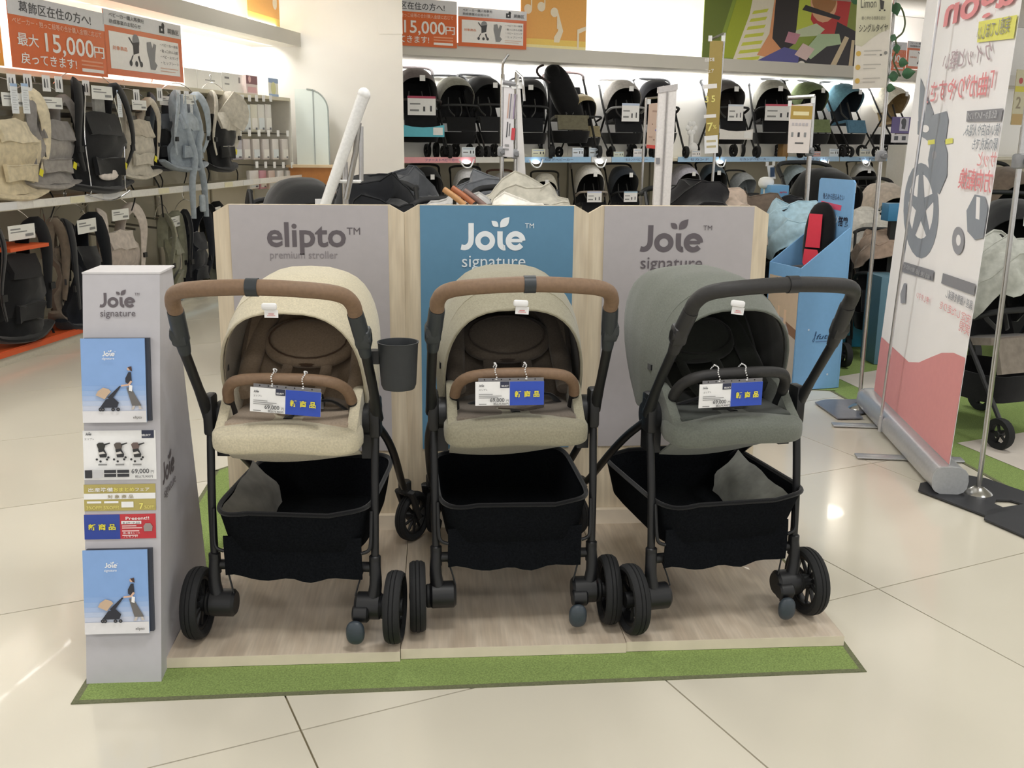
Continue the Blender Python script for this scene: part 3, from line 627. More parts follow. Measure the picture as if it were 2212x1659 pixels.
# ------------------------------------------------------------------ left gondola shelving
g = thing('carrier_shelving', 'long cream wall shelving holding baby carriers at the left', 'shelving', LA - LD * .0, LANG)
GL = 8.0
def gl(x, y, z): return (x, y, z)   # x along shelf, y into the wall, z up
CREAM = mat('dcd5bf', .6, 0, 'enamel', .02, 20); BACKM = mat('cfc8b4', .7, 0, 'enamel', .02, 10); GREYM = metalm('8b8a86', .4)
x_s, x_e = -1.2, 4.72
XB = x_e
for k in range(6):
    xa = x_s + (x_e - x_s) * k / 6; xb = x_s + (x_e - x_s) * (k + 1) / 6
    MB().box(((xa + xb) / 2, .5, .8), (xb - xa - .006, .02, 1.56), BACKM).build('back_panel', g)
    MB().box((xa, .485, .8), (.02, .02, 1.56), mat('a39d8c', .5)).build('upright', g)
MB().box((XB, .3, .8), (.02, .42, 1.56), SHELFM).build('end_panel', g)
MB().box(((x_s + x_e) / 2, .29, 1.585), (x_e - x_s, .4, .03), CREAM).build('top_shelf', g)
MB().box(((x_s + x_e) / 2, .25, .845), (x_e - x_s, .49, .02), CREAM).build('shelf', g)
MB().box(((x_s + x_e) / 2, .0, .862), (x_e - x_s, .012, .045), mat('e9e6e0', .3)).build('price_rail', g)
MB().box(((x_s + x_e) / 2, .265, .035), (x_e - x_s, .5, .07), mat('d8d3c2', .6)).build('base', g)
OR = mat('e0602e', .5, 0, 'vinyl', .05, 8)
MB().box((x_s + .95 + .1, .26, .078), (2.1, .52, .016), OR).build('orange_deck', g, None, 'orange deck cover')
MB().box((x_s + .95 + .1, -.002, .066), (2.1, .006, .03), OR).build('orange_rail', g, None, 'orange rail')
MB().box((3.2, .255, .08), (2.4, .5, .02), paper('e9e9e6')).build('deck', g)
MB().box((3.2, -.001, .075), (2.4, .006, .035), paper('a9d3ea')).build('blue_rail', g, None, 'light blue rail')
for z, yy in ((1.44, .3), (1.36, .12)):
    b = MB(); b.box(((x_s + 2.6) / 2, yy, z), (2.6 - x_s, .018, .03), GREYM); b.build('hanging_bar', g)
random.seed(3)
for k in range(14):
    x = x_s + .1 + k * .27; b = MB(); b.tube([(x, .49, 1.43), (x, .1, 1.40), (x, .07, 1.405)], .006, GREYM, 6); b.build('hook', g)
for k in range(9):
    x = .1 + k * .33; b = MB(); b.tube([(x, .49, .62 + .02 * (k % 2)), (x, .12, .585 + .02 * (k % 2))], .008, GREYM, 6); b.build('hook', g)
for k in range(13):   # price labels on the rail
    x = -.6 + k * .36 + .03 * (k % 3); w = .1 + .05 * (k % 3)
    MB().box((x, -.0085, .862), (w, .003, .038), paper(['f3f1ea', 'efe9c9', 'e6e6e6'][k % 3], .2)).build('price_label', g)
MB().box((x_s + 1.5, .1, .63), (.35, .3, .02), OR).build('orange_shelf', g, None, 'small orange shelf')

def gw(x, y, z): return g.location + Matrix.Rotation(LANG, 3, 'Z') @ V((x, y, z))
def gx(u, v, off=.1):   # pixel -> gondola local on plane y=off
    a = LA + LN * off; p = atL(u, v, a, a + LD); d = p - LA; return V((d.dot(LD), off, p.z))
# baby carriers
WIRE = metalm('d9d9d9', .2)
def carrier(u, v, sc, col, col2, lab, style=0, off=.08, rot=0, tagc=True, fold=1.3, label_card=True, belt=1):
    fold *= 1.25
    """u,v = pixel of the centre of its back panel"""
    p = gx(u, v, off); o = gw(p.x, p.y, p.z)
    t = thing('baby_carrier', lab, 'baby carrier', o, LANG + rot, 'baby carriers hanging on the left shelving')
    f1, f2 = fab2(col), fab2(col2); S = sc; k = fold
    b = MB(); b.tube([(0, .03, .4 * S), (.012 * S, .03, .42 * S), (0, .03, .435 * S), (-.012 * S, .03, .42 * S), (0, .03, .385 * S)], .003, WIRE, 5, 3); b.tube([(-.17 * S * k, .02, .3 * S), (-.1 * S * k, .02, .355 * S), (0, .02, .38 * S), (.1 * S * k, .02, .355 * S), (.17 * S * k, .02, .3 * S)], .0035, WIRE, 5, 4); b.build('hanger', t)
    def wob(p): return p + V((noise.noise(p * 12 + V((u, 0, 0))), noise.noise(p * 10 + V((0, v, 0))) * 1.5, noise.noise(p * 11))) * .018 * S
    rows = []
    for i in range(9):
        f = i / 8; z = (-.2 + .36 * f) * S; w = (.125 + .03 * math.sin(f * PI) - .03 * f) * S * k; rows.append([wob(V((w * (c_ / 5 - 1), -.02 * S - .035 * S * (1 - (c_ / 5 - 1) ** 2) + .02 * S * math.sin(f * 7), z))) for c_ in range(11)])
    MB().sheet(rows, f1, .028 * S).build('body_panel', t)
    MB().sheet([[wob(V((x * S * k, -.05 * S - .012 * i, (.17 - .035 * i) * S))) for x in (-.085, -.045, 0, .045, .085)] for i in range(4)], f2, .025 * S).build('hood_flap', t)
    MB().sheet([[wob(V((x * S * k, -.072 * S, (-.05 - .04 * i) * S))) for x in (-.08, -.04, 0, .04, .08)] for i in range(3)], f1, .02 * S).build('pocket', t)
    MB().tube([(-.08 * S * k, -.085 * S, -.05 * S), (.08 * S * k, -.085 * S, -.05 * S)], .0025, f2, 5).build('zip', t)
    for s in (-1, 1):
        MB().tube([wob(V(p)) for p in ((s * .075 * S * k, .0, .12 * S), (s * .08 * S * k, -.01, .25 * S), (s * .11 * S * k, -.05 * S, .3 * S), (s * .14 * S * k, -.08 * S, .2 * S), (s * .15 * S * k, -.07 * S, .03 * S), (s * .13 * S * k, -.06 * S, -.1 * S))], [.034 * S, .036 * S, .036 * S, .034 * S, .022 * S, .014 * S], f2, 10, 4, True, .32).build('shoulder_strap', t)
        MB().box(wob(V((s * .15 * S * k, -.075 * S, .0))), (.035 * S, .012, .03 * S), BLK).build('strap_buckle', t)
    if belt:
        MB().tube([wob(V(p)) for p in ((-.2 * S * k, -.0, -.15 * S), (-.13 * S * k, -.02, -.19 * S), (0, -.04 * S, -.215 * S), (.13 * S * k, -.02, -.2 * S), (.2 * S * k, .0, -.17 * S))], [.03 * S, .05 * S, .055 * S, .05 * S, .03 * S], f1, 10, 4, True, .35).build('waist_belt', t)
        MB().tube([(.18 * S * k, -.01, -.17 * S), (.2 * S * k, -.03, -.25 * S), (.17 * S * k, -.03, -.33 * S)], .008, fab2('1a1a1c'), 5, 3, True, .4).build('belt_webbing', t)
    if style == 1: # long trailing strap
        MB().tube([(.16 * S, -.04, -.2 * S), (.2 * S, -.07, -.3 * S), (.22 * S, -.07, -.5 * S)], [.012, .01, .01], fab2('17181a'), 6, 4, True, .4).build('loose_strap', t)
    if style == 2: # big frame + pale seat insert
        b = MB(); b.tube([(-.13 * S, -.07, .25 * S), (-.18 * S, -.08, .05 * S), (-.16 * S, -.08, -.2 * S), (-.2 * S, -.08, -.22 * S), (0, -.09, -.26 * S), (.2 * S, -.08, -.22 * S), (.16 * S, -.08, -.2 * S), (.18 * S, -.08, .05 * S), (.13 * S, -.07, .25 * S)], .004, WIRE, 6, 4); b.build('wire_frame', t)
        MB().box((0, -.055, .07 * S), (.09 * S, .02, .34 * S), fab2('8c8b87')).build('centre_panel', t, None, 'grey centre panel'); MB().ell((.01, -.08, -.13 * S), (.09 * S, .02, .03 * S), fab2('e8ded8'), .9).build('seat_insert', t, None, 'pale seat insert')
    if style == 3: # sun hood
        MB().sheet([[V(((-.02 + .17 * math.cos(a_) * q_) * S, (-.06 - .12 * q_) * S + .05 * (a_ - .2) ** 2, (.16 + .17 * math.sin(a_) * q_) * S)) for q_ in (.1, .4, .7, 1)] for a_ in (1.3, .9, .5, .1, -.3, -.7)], fab2(col2), .012).build('sun_hood', t)
    if style == 4: # long padded straps hanging down
        for s in (-1, 1):
            MB().tube([(s * .06 * S, -.05, .3 * S), (s * .1 * S, -.08, .1 * S), (s * .03 * S, -.1, -.12 * S), (s * .09 * S, -.1, -.3 * S), (s * .1 * S, -.1, -.55 * S)], [.025, .032, .028, .026, .02], f2, 10, 5, True, .45).build('padded_strap', t)
        rbox((.03, -.11, -.45 * S), (.07, .03, .13), f2, .03).build('pad', t)
    if tagc: MB().box((.09 * S * k, -.075 * S - .01, -.09 * S), (.034, .002, .04), paper('e6dc2a'), Euler((0, .4, 0))).build('yellow_tag', t, None, 'yellow tag')
    if label_card:
        MB().box((0, -.07 * S, .27 * S), (.19 * S, .002, .065 * S), paper('f1f1ec')).build('name_card', t)
        P = Print(t, fmat((-.09 * S, -.07 * S - .0014, .24 * S), (1, 0, 0), (0, 0, 1)), .18 * S, .06 * S); P.rect(.05, .7, .45, .8, GR); P.rect(.05, .5, .7, .58, GR); P.rect(.62, .15, .95, .35, GR); P.done()
    return t
carrier(15, 335, 1.1, 'd3c5a6', 'd9cdb2', 'cream padded baby carrier at the far left of the upper row')
carrier(100, 325, 1.0, '9c9792', '8a8684', 'grey baby carrier with yellow tag, upper row beside the cream one')
carrier(203, 320, 1.25, '17181b', '131417', 'large black baby carrier with grey centre panel on wire frame', 2, .06, 0, True)
carrier(287, 315, 1.0, 'c9c2b4', 'b9b0a0', 'light beige baby carrier with checked strap right of the large black one', 1, .1)
carrier(345, 300, 1.0, '1a1b1f', '4c535c', 'black baby carrier partly behind the light blue grey one', 0, .16, 0, False)
carrier(395, 300, 1.05, '9aa4ae', 'a9b3bc', 'light blue grey baby carrier with long straps trailing down', 4, .05, 0, False)
carrier(470, 300, 1.15, '141518', 'cfc9bc', 'black baby carrier with a pale sun hood', 3, .1, 0, True, 1, False)
carrier(30, 630, 1.25, '101114', '131418', 'black baby carrier with small emblem at the left of the lower row', 0, .08, 0, False, .95)
carrier(112, 605, 1.15, '7a6d60', '857a6c', 'brown grey baby carrier hanging sideways in the lower row', 0, .16, .5, True, .6)
carrier(168, 610, 1.3, '12161f', '0f1218', 'dark navy baby carrier in the lower row behind the grey tower', 0, .07, .1, False, .85)
carrier(245, 560, 1.1, 'b9aca2', 'cabfb6', 'pinkish beige baby carrier above the top of the grey tower', 0, .1)
carrier(362, 570, 1.15, '7d7c68', '8a8a78', 'olive baby carrier hanging right of the grey tower', 0, .1, .2, False, .7)
carrier(412, 560, 1.2, '15181f', '1b1e26', 'navy bucket shaped baby carrier with flat top, lower row', 0, .08, 0, False, .75, False)
carrier(452, 545, 1.2, '4f4e40', '1a1b1c', 'olive and black baby carrier at the right end of the lower row', 0, .12, .2, False, .7)
# emblem patch on the black carrier is a small white square
# packets on pegs
random.seed(11)
rows = [((498, 575), 225, 285, [('9fb4bf', 'clear grey packet'), ('c9d3da', 'white packet'), ('d5d9d8', 'silver packet'), ('e0dccb', 'cream packet'), ('e3e0da', 'striped white packet'), ('dcd8d4', 'pale packet')]),
        ((508, 612), 300, 345, [('b4aeb8', 'lilac grey packet'), ('d4cbc8', 'pinkish packet'), ('dcd4cf', 'pale packet'), ('d8d0cc', 'white packet'), ('e0dad6', 'white packet'), ('ddd5d0', 'cream packet')]),
        ((545, 622), 368, 408, [('e3dedb', 'white packet'), ('c98f9c', 'pink packet'), ('d8c2b8', 'peach packet'), ('e4e1df', 'white boxed packet'), ('d9d6d3', 'pale packet')])]
ords = ['leftmost', 'second', 'third', 'fourth', 'fifth', 'rightmost']; rn = ['top', 'middle', 'lower']
for r_, ((ua, ub), va, vb, cols) in enumerate(rows):
    for i, (c_, nm) in enumerate(cols):
        u = ua + (ub - ua) * i / (len(cols) - 1); pa = gx(u, va, .12); pb = gx(u, vb, .12); h = pa.z - pb.z; w = .15 if i else .2
        t = thing('packet', '%s hanging on a peg, %s of the %s row' % (nm, ords[i] if i < len(cols) - 1 else 'rightmost', rn[r_]), 'packet', gw(pa.x, .12, pb.z), LANG, 'packets on the peg rows')
        rbox((0, 0, h / 2), (w, .035, h), paper(c_, .25), .008).build('pouch', t); MB().box((0, -.019, h * .3), (w * .8, .002, h * .4), paper('efece6' if i % 2 else 'dfe6ea', .2)).build('insert_card', t); MB().box((w * .2, -.0205, h * .12), (w * .25, .001, h * .08), paper('555560')).build('small_print', t)
        b = MB(); b.tube([(0, .34, h + .05), (0, -.04, h + .045)], .004, GREYM, 6); b.build('peg', t); MB().box((0, -.045, h + .05), (.06, .003, .055), WHITE).build('peg_label', t)
# boxes, cards and banners on the top shelf
def top_box(u0, u1, v0, col, lab, name='box', cat='box', dep=.14, y=.2, logo=0):
    a = gx(u0, v0, y); b_ = gx(u1, v0 + 3, y); zt = a.z; w = b_.x - a.x
    t = thing(name, lab, cat, gw((a.x + b_.x) / 2, y, 1.601), LANG)
    MB().box((0, dep / 2, (zt - 1.6) / 2), (w, dep, zt - 1.6), paper(col)).build('carton', t)
    P = Print(t, fmat((-w / 2, -.0008, 0), (1, 0, 0), (0, 0, 1)), w, zt - 1.6)
    if logo == 1: P.rect(.3, .5, .7, .56, paper('a9a9a9')); P.done()
    if logo == 2: P.rect(.1, .7, .3, .8, paper('77777a')); P.rect(.1, .4, .3, .48, paper('9a9a9a')); P.rect(.72, .55, .8, .85, paper('8a8a8c')); P.done()
    if logo == 3: P.rect(0, .55, 1, 1, paper('84505a')); P.circ(.3, .8, .12, paper('e8b9b9')); P.rect(.1, .1, .9, .4, paper('d9a9ae')); P.done()
    if logo == 4: P.rect(0, .75, 1, 1, paper('8fa9d0')); P.circ(.5, .45, .25, paper('d9d9a0')); P.rect(0, 0, 1, .15, paper('8fa9d0')); P.done()
    return t
top_box(397, 424, 146, 'f0f0ee', 'small clear white box right of the large orange notices', logo=0); top_box(425, 478, 150, 'f2f2f0', 'wide white box on top of the left shelving', logo=1); top_box(479, 527, 156, 'ececea', 'white box with small print on top of the left shelving', logo=2)
top_box(531, 555, 162, 'ead9d6', 'small maroon and pink card stand on the left shelving', 'card_stand', 'card stand', .02, .15, 3); top_box(579, 600, 168, 'ecebe0', 'small blue and cream card stand on the left shelving', 'card_stand', 'card stand', .02, .15, 4)
ORG = paper('dd6b34', .2); LG = paper('d9d8dc', .2); WT = paper('f3efec', .2); DK = paper('3b3b3f', .3)
def notice_a(name, lab, loc, rz, w, h, cut=0, group='orange and white subsidy notices'):
    t = thing(name, lab, 'notice', loc, rz, group)
    MB().box((w / 2, .002, h / 2), (w, .003, h), ORG).build('board', t); P = Print(t, fmat((0, 0, 0), (1, 0, 0), (0, 0, 1)), w, h)
    P.rect(0, .72, 1, 1, LG); P.text('葛飾区在住の方へ!', .1, .78, .17, DK, .008, fit=.74)
    P.text('ベビーカー・抱っこ紐等の合計購入金額に応じて', .03, .61, .09, paper('f6c9b0'), .002, fit=.92)
    P.text('最大', .06, .33, .19, WT, .01, fit=.2); P.text('15,000', .29, .28, .37, WT, .012, fit=.52); P.text('円', .84, .3, .2, WT, .01, fit=.12); P.text('戻ってきます!', .08, .08, .17, WT, .01, fit=.56)
    P.rect(.7, .2, .95, .225, paper('eaa07a')); P.rect(.7, .14, .95, .165, paper('eaa07a')); P.rect(.7, .05, .95, .1, WT)
    P.done(); return t
def notice_b(name, lab, loc, rz, w, h, group='orange and white subsidy notices'):
    t = thing(name, lab, 'notice', loc, rz, group)
    MB().box((w / 2, .002, h / 2), (w, .003, h), ORG).build('board', t); P = Print(t, fmat((0, 0, 0), (1, 0, 0), (0, 0, 1)), w, h)
    P.rect(0, .76, 1, 1, LG); P.rect(.05, .1, .95, .68, WT); P.text('ベビーカー購入等費用', .06, .9, .075, DK, .002, fit=.42); P.text('助成事業のお知らせ', .06, .8, .075, DK, .002, fit=.38)
    P.rect(.69, .8, .76, .92, paper('1c1c1e')); P.circ(.745, .93, .02, paper('1c1c1e')); P.rect(.715, .84, .735, .88, LG); P.text('葛飾区', .8, .82, .1, DK, .01, fit=.16)
    P.text('対象商品', .08, .4, .07, paper('e28a5c'), .004, fit=.17)
    m = paper('3c3b3d'); g2 = paper('8b8b8d')
    P.circ(.37, .58, .045, g2); P.poly([(.33, .55), (.41, .58), (.4, .4), (.33, .36)], m); P.poly([(.28, .62), (.29, .64), (.34, .52), (.33, .5)], m); P.poly([(.31, .34), (.33, .36), (.29, .22), (.28, .22)], m); P.poly([(.38, .34), (.4, .36), (.42, .24), (.4, .24)], m)
    for x in (.29, .36, .42): P.circ(x, .22, .018, m)
    P.poly([(.51, .6), (.56, .62), (.58, .5), (.6, .6), (.63, .58), (.61, .42), (.6, .3), (.63, .24), (.6, .16), (.54, .16), (.53, .3), (.51, .45)], g2)
    for i, s_ in enumerate(('・ベビーカー本体', '・抱っこ(おんぶ)紐', '・ベビースリング', '・ヒップシート')): P.text(s_, .67, .58 - .1 * i, .06, paper('77777a'), .002, fit=.25)
    P.rect(.67, .2, .92, .215, paper('e2b9a6')); P.rect(.67, .15, .88, .165, paper('e2b9a6')); P.done(); return t
a = gx(28, 150, .0); b_ = gx(233, 165, .0); zt = gx(50, -12, .0).z
def gnot(fn, u0, u1, vb, vt, lab):
    a = gx(u0, vb, .03); b_ = gx(u1, vb, .03); h = gx(u0, vt, .03).z - a.z
    return fn('subsidy_notice', lab, gw(a.x, .03, a.z), LANG, b_.x - a.x, h)
gnot(notice_a, 28, 232, 145, -14, 'large orange notice reading 15,000 yen over the left carriers')
gnot(notice_b, 232, 396, 160, 20, 'orange framed white notice with stroller drawing over the left carriers')
a = gx(0, 140, .1); t = thing('gold_notice', 'gold and white notice cut by the left edge above the shelf', 'notice', gw(a.x - .2, .1, 1.601), LANG)
MB().box((.11, 0, .16), (.25, .004, .3), paper('cdb55c')).build('board', t); P = Print(t, fmat((0, -.003, .02), (1, 0, 0), (0, 0, 1)), .22, .28); P.rect(.05, .2, .95, .75, WT); P.done()
# paper strips and small photo cards on the bars
for i, (u, v0, v1, w, lab) in enumerate(((28, 180, 245, .06, 'long white price strip with blue head, left of a pair'), (52, 180, 245, .06, 'long white price strip with blue head, right of a pair'), (256, 195, 253, .05, 'white price strip in front of the light beige carrier'), (412, 208, 258, .04, 'narrow white price strip beside the black hooded carrier'))):
    a = gx(u, v0, -.02); b_ = gx(u, v1, -.02); h = a.z - b_.z; t = thing('price_strip', lab, 'price strip', gw(a.x, -.02, b_.z), LANG, 'long price strips on the left shelving')
    MB().box((0, 0, h / 2), (w, .002, h), paper('ebeff2')).build('strip', t); P = Print(t, fmat((-w / 2, -.0013, 0), (1, 0, 0), (0, 0, 1)), w, h); P.rect(0, .9, 1, 1, paper('a9c4e8'))
    for k in range(9): P.rect(.15, .12 + k * .08, .85 - .2 * (k % 2), .14 + k * .08, paper('c2c6ca'))
    P.done()
for i, (u, v) in enumerate(((25, 178), (60, 178), (100, 180), (127, 182), (186, 190), (295, 208), (345, 204), (385, 208), (403, 210))):
    a = gx(u, v, .02); t = thing('photo_card', ['small white card with dark carrier pictures, %s from the left under the top shelf' % x for x in ('first', 'second', 'third', 'fourth', 'fifth', 'sixth', 'seventh', 'eighth', 'ninth')][i], 'card', gw(a.x, .02, a.z), LANG, 'photo cards under the top shelf')
    w = .075; h = .09; MB().box((0, 0, 0), (w, .002, h), WHITE).build('card', t); P = Print(t, fmat((-w / 2, -.0015, -h / 2), (1, 0, 0), (0, 0, 1)), w, h)
    for q_ in (.25, .6): P.poly([(q_ - .1, .25), (q_ + .08, .2), (q_ + .1, .5), (q_ + .04, .8), (q_ - .08, .75)], paper('3b3b40' if (i + (q_ > .5)) % 3 else '9a9ca0'))
    P.done()

# ------------------------------------------------------------------ mirror panel, counter by the column
GLS = mat('dfe8e2', .12, 0, 'glass', .02, 5, coat=.5)
a = atY(636, 192, 8.05); b_ = atY(709, 250, 8.05); w = b_.x - a.x; zt = a.z
t = thing('glass_panel', 'tall frosted glass panel with rounded corner beside the cream column', 'glass panel', (a.x, 8.05, 0))
pts = [(0, 0, .3), (w, 0, .3)] + [(w - .2 + .2 * math.cos(q_ * PI / 16), 0, zt - .2 + .2 * math.sin(q_ * PI / 16)) for q_ in range(9)] + [(0, 0, zt)]
MB().prism(pts, (0, .012, 0), GLS).build('pane', t); MB().tube([(p[0], -.003, p[2]) for p in pts[1:-1]], .007, metalm('a9b0ac', .3), 6).build('frame', t)
MB().box((w * .55, -.004, zt / 2 + .15), (.008, .008, zt - .3), metalm('a9b0ac', .3)).build('mullion', t)
for f in (.2, .8): MB().box((w * f, .006, .15), (.05, .1, .3), CHROME).build('foot', t)
WD2 = mat('b5773c', .5, 0, 'grain', .1, 12)
p = atY(672, 400, 7.9); t = thing('counter', 'honey coloured wooden counter by the cream column', 'counter', (p.x, 7.9, 0)); q = atY(672, 362, 7.9)
b = MB(); b.box((0, .14, q.z / 2), (.42, .28, q.z), WD2); b.build('body', t); MB().box((0, .14, q.z + .012), (.46, .32, .024), mat('e2c9a3', .4, 0, 'grain', .08, 10)).build('top', t)

# ------------------------------------------------------------------ small strollers (back shelf, lower bay, floor)
def bst(loc, rz, S, cc, bc, lab, grp, fc='17181a', hc='222325', style='front', card=None, bar=True, closed=.0, liner='1a1a1c', tray=None, name='stroller', hgt=1.0, basket=True, tagw=True, seatlow=None, wheels=True):
    """front (seat opening) towards local -y; handle behind; about .98 m tall at S=1"""
    t = thing(name, lab, 'stroller', loc, rz, grp, S)
    cf, bf, F, Hc = fab2(cc), fab2(bc), plast(fc, .45), mat(hc, .6, 0, 'leather', .1, 60)
    for s in (-1, 1):
        MB().tube([(s * .2, .26, .9), (s * .21, .12, .68), (s * .21, -.02, .46), (s * .215, -.27, .12)], .0115, F, 7, 3).build('frame_tube', t)
        MB().tube([(s * .21, .02, .52), (s * .225, .26, .1)], .0115, F, 7).build('rear_leg', t)
        if wheels:
            for (y, z) in ((-.29, .075), (.28, .085)):
                w = MB(); R_ = z; ax = (1, 0, 0); w.lathe([(R_ * .6, -.014), (R_ * .95, -.018), (R_, 0), (R_ * .95, .018), (R_ * .6, .014), (R_ * .6, -.014)], (0, 0, 0), ax, RUB, 20)
                o = w.build('wheel', t, (s * .235, y, z)); r = MB()
                for k in range(5): a = 2 * PI * k / 5; r.tube([(0, 0, 0), (0, math.cos(a) * R_ * .65, math.sin(a) * R_ * .65)], .007, F, 5)
                r.cyl((-.02, 0, 0), (.02, 0, 0), .016, F, 10); r.build('rim', o)
    hgt = .93 if style == 'mound' else hgt; MB().tube([(-.2, .26, .9), (-.2, .31, .96 * hgt), (-.14, .345, .985 * hgt), (0, .355, .99 * hgt), (.14, .345, .985 * hgt), (.2, .31, .96 * hgt), (.2, .26, .9)], .0145, Hc, 9, 4).build('handle', t)
    # seat + backrest + leg rest
    b = MB(); b.sheet([[V((x, -.12 + .24 * i / 4, .47 - .01 * i)) for x in (-.17, -.08, 0, .08, .17)] for i in range(5)], bf, .035); b.build('seat', t)
    MB().sheet([[V((x * (1 - .1 * i / 5), .12 + .14 * i / 5 - .05 * (abs(x) / .17) ** 2, .45 + .36 * i / 5)) for x in (-.17, -.12, 0, .12, .17)] for i in range(6)], fab2(liner), .03).build('backrest', t)
    MB().sheet([[V((x, -.12 - .05 * i / 3, .48 - .16 * i / 3)) for x in (-.15, 0, .15)] for i in range(4)], bf, .03).build('leg_rest', t)
    MB().tube([(-.06, .1, .72), (-.07, .05, .58), (-.03, -.02, .5)], .014, fab2('5c5c5a'), 6, 3, True, .4).build('harness', t); MB().tube([(.06, .1, .72), (.07, .05, .58), (.03, -.02, .5)], .014, fab2('5c5c5a'), 6, 3, True, .4).build('harness', t)
    if bar: MB().tube([(-.2, -.0, .56), (-.19, -.12, .61), (-.1, -.17, .625), (.1, -.17, .625), (.19, -.12, .61), (.2, -.0, .56)], .015, Hc, 8, 4).build('bumper_bar', t)
    if basket:
        lo = []
        for w_, y0, y1, z in ((.01, 0, .02, .17), (.17, -.16, .22, .175), (.185, -.18, .25, .24), (.195, -.19, .27, .31)):
            L_ = []
            for k in range(20): a = 2 * PI * k / 20; L_.append(V((w_ * math.copysign(abs(math.cos(a)) ** .5, math.cos(a)), (y0 + y1) / 2 + (y1 - y0) / 2 * math.copysign(abs(math.sin(a)) ** .5, math.sin(a)), z)))
            lo.append(L_)
        MB().sheet(lo, fab2('141416'), .004, True).build('basket', t)
    if style == 'front':
        c = closed
        hp = [(.185, .2, .05, -.13 + c * .1, .6, .86 + .02 * c), (.19, .2, .08, -.03, .6, .93), (.19, .2, .11, .08, .6, .965), (.185, .195, .14, .2, .6, .955), (.17, .18, .17, .28, .6, .88), (.15, .17, .18, .3, .6, .72)]
        canopy(t, hp, cf, fab2(liner), .005, 3, 0)
    elif style == 'mound':
        random.seed(int(loc[0] * 100)); j = lambda a: random.uniform(-a, a)
        hp = [(.2, .22, .02, -.25, .58 + j(.03), .74 + j(.05)), (.21, .235, .05, -.16, .55, .87 + j(.02)), (.21, .24, .08, -.02, .53, .945), (.21, .24, .1, .13, .53, .955 + j(.015)), (.2, .23, .13, .26, .53, .88 + j(.02)), (.17, .2, .15, .32, .55, .72)]
        rows = canopy(t, hp, cf, fab2(liner), .006, 6, 0, None, .032 + j(.01), .055)
        for k in (6, 12, 18, 24): MB().tube([p_ + V((0, 0, .003)) for p_ in rows[k]], .005, cf, 5).build('hood_rib', t)
    elif style == 'folded':
        rc = Euler((.15, -.42, 0))
        MB().ell((-.05, .05, .72), (.13, .11, .36), cf, .75, 20, 14, rc).build('folded_seat', t); MB().ell((-.17, -.02, .95), (.075, .07, .1), cf, .8, 16, 10, rc).build('folded_hood', t)
        MB().tube([(-.28, -.05, 1.04), (-.34, -.07, 1.0), (-.33, -.06, .93), (-.22, -.08, .84)], .013, Hc, 8, 4).build('side_handle', t)
    if tagw: MB().box((.02, -.145, .85), (.05, .008, .06), paper('f0f0f0')).build('white_tag', t) if style == 'front' else None
    if card:
        w, h, c1 = card; MB().box((0, -.195, .56), (w, .003, h), paper('f2f1f1')).build('card', t); P = Print(t, fmat((-w / 2, -.197, .56 - h / 2), (1, 0, 0), (0, 0, 1)), w, h)
        P.rect(0, .88, 1, 1, paper(c1)); P.rect(.08, .55, .45, .62, GR); P.rect(.08, .2, .4, .3, GR); P.rect(.55, .2, .62, .45, DK); P.rect(.8, .2, .86, .5, DK); P.done()
    if tray:
        q = MB(); q.sheet([[V((x, -.24 - .0 * i, .33 - .1 * i + .03 * (x / .2) ** 2 * (i == 0))) for x in (-.2, -.1, 0, .1, .2)] for i in range(2)], paper(tray), .004); q.build('leaflet', t, None, 'printed card on the foot bar'); MB().box((.14, -.243, .29), (.09, .003, .08), WHITE).build('leaflet_panel', t)
    return t
# back display: shelf, panels, rail strips
SZ = 1.025
bs = thing('stroller_shelving', 'long two level cream shelving holding strollers along the back wall', 'shelving', P0, BANG)
MB().box((6.0, .36, SZ - .016), (12.4, .7, .03), CREAM).build('shelf', bs)
for k in range(10):
    xa = 1.24 * k; MB().box((xa + .62, .695, .5), (1.23, .02, .96), BACKM).build('back_panel', bs); MB().box((xa, .68, .5), (.018, .02, .96), mat('8f8a7c')).build('upright', bs)
    MB().box((xa + .62, .695, 1.55), (1.234, .008, 1.0), WHITEW).build('upper_panel', bs)
MB().box((6.0, .4, .05), (12.4, .6, .1), CREAM).build('base', bs)
def bx(u, v, off=0.0):
    a = P0 + BN * off; p = atL(u, v, a, a + BD); d = p - P0; return d.dot(BD), p.z
def bw(x, y, z): return P0 + BD * x + BN * y + V((0, 0, z))
for i, (u0, u1, c_, s_) in enumerate(((872, 1026, 'eba6ac', 'ファーストベビーカー'), (1027, 1088, 'd9d7d2', ''), (1122, 1276, '9cc3e6', 'セカンドベビーカー'), (1277, 1320, 'd8d8d6', ''), (1321, 1424, 'a3c8e8', 'セカンドベビーカー'), (1464, 1552, 'a0c6e8', 'セカンド'), (1556, 1696, 'a3c8ea', 'セカンドベビーカー'), (1700, 1812, 'a6caea', 'セカンド'), (1814, 1950, 'a4c8e8', 'セカンドベビーカー'))):
    xa, z = bx(u0, 343); xb, _ = bx(u1, 343)
    MB().box(((xa + xb) / 2, -.004, SZ - .012), (xb - xa, .006, .062), paper(c_, .3)).build('rail_strip', bs)
    if s_: P = Print(bs, fmat((xa, -.0078, SZ - .043), (1, 0, 0), (0, 0, 1)), xb - xa, .062); P.text(s_, .28, .3, .55, paper('66698a'), .01, fit=.46); P.done()
VZ = lambda t_: SZ
def shelf_st(u, S, rz, lab, cc, bc, **k):
    x, z = bx(u, 330, .34); o = bw(x, .34, SZ + .001); t = bst(o, BANG * .35 + rz, S * 1.05, cc, bc, lab, 'strollers on the upper back shelf', **k); t.scale.x *= 1.2; return t
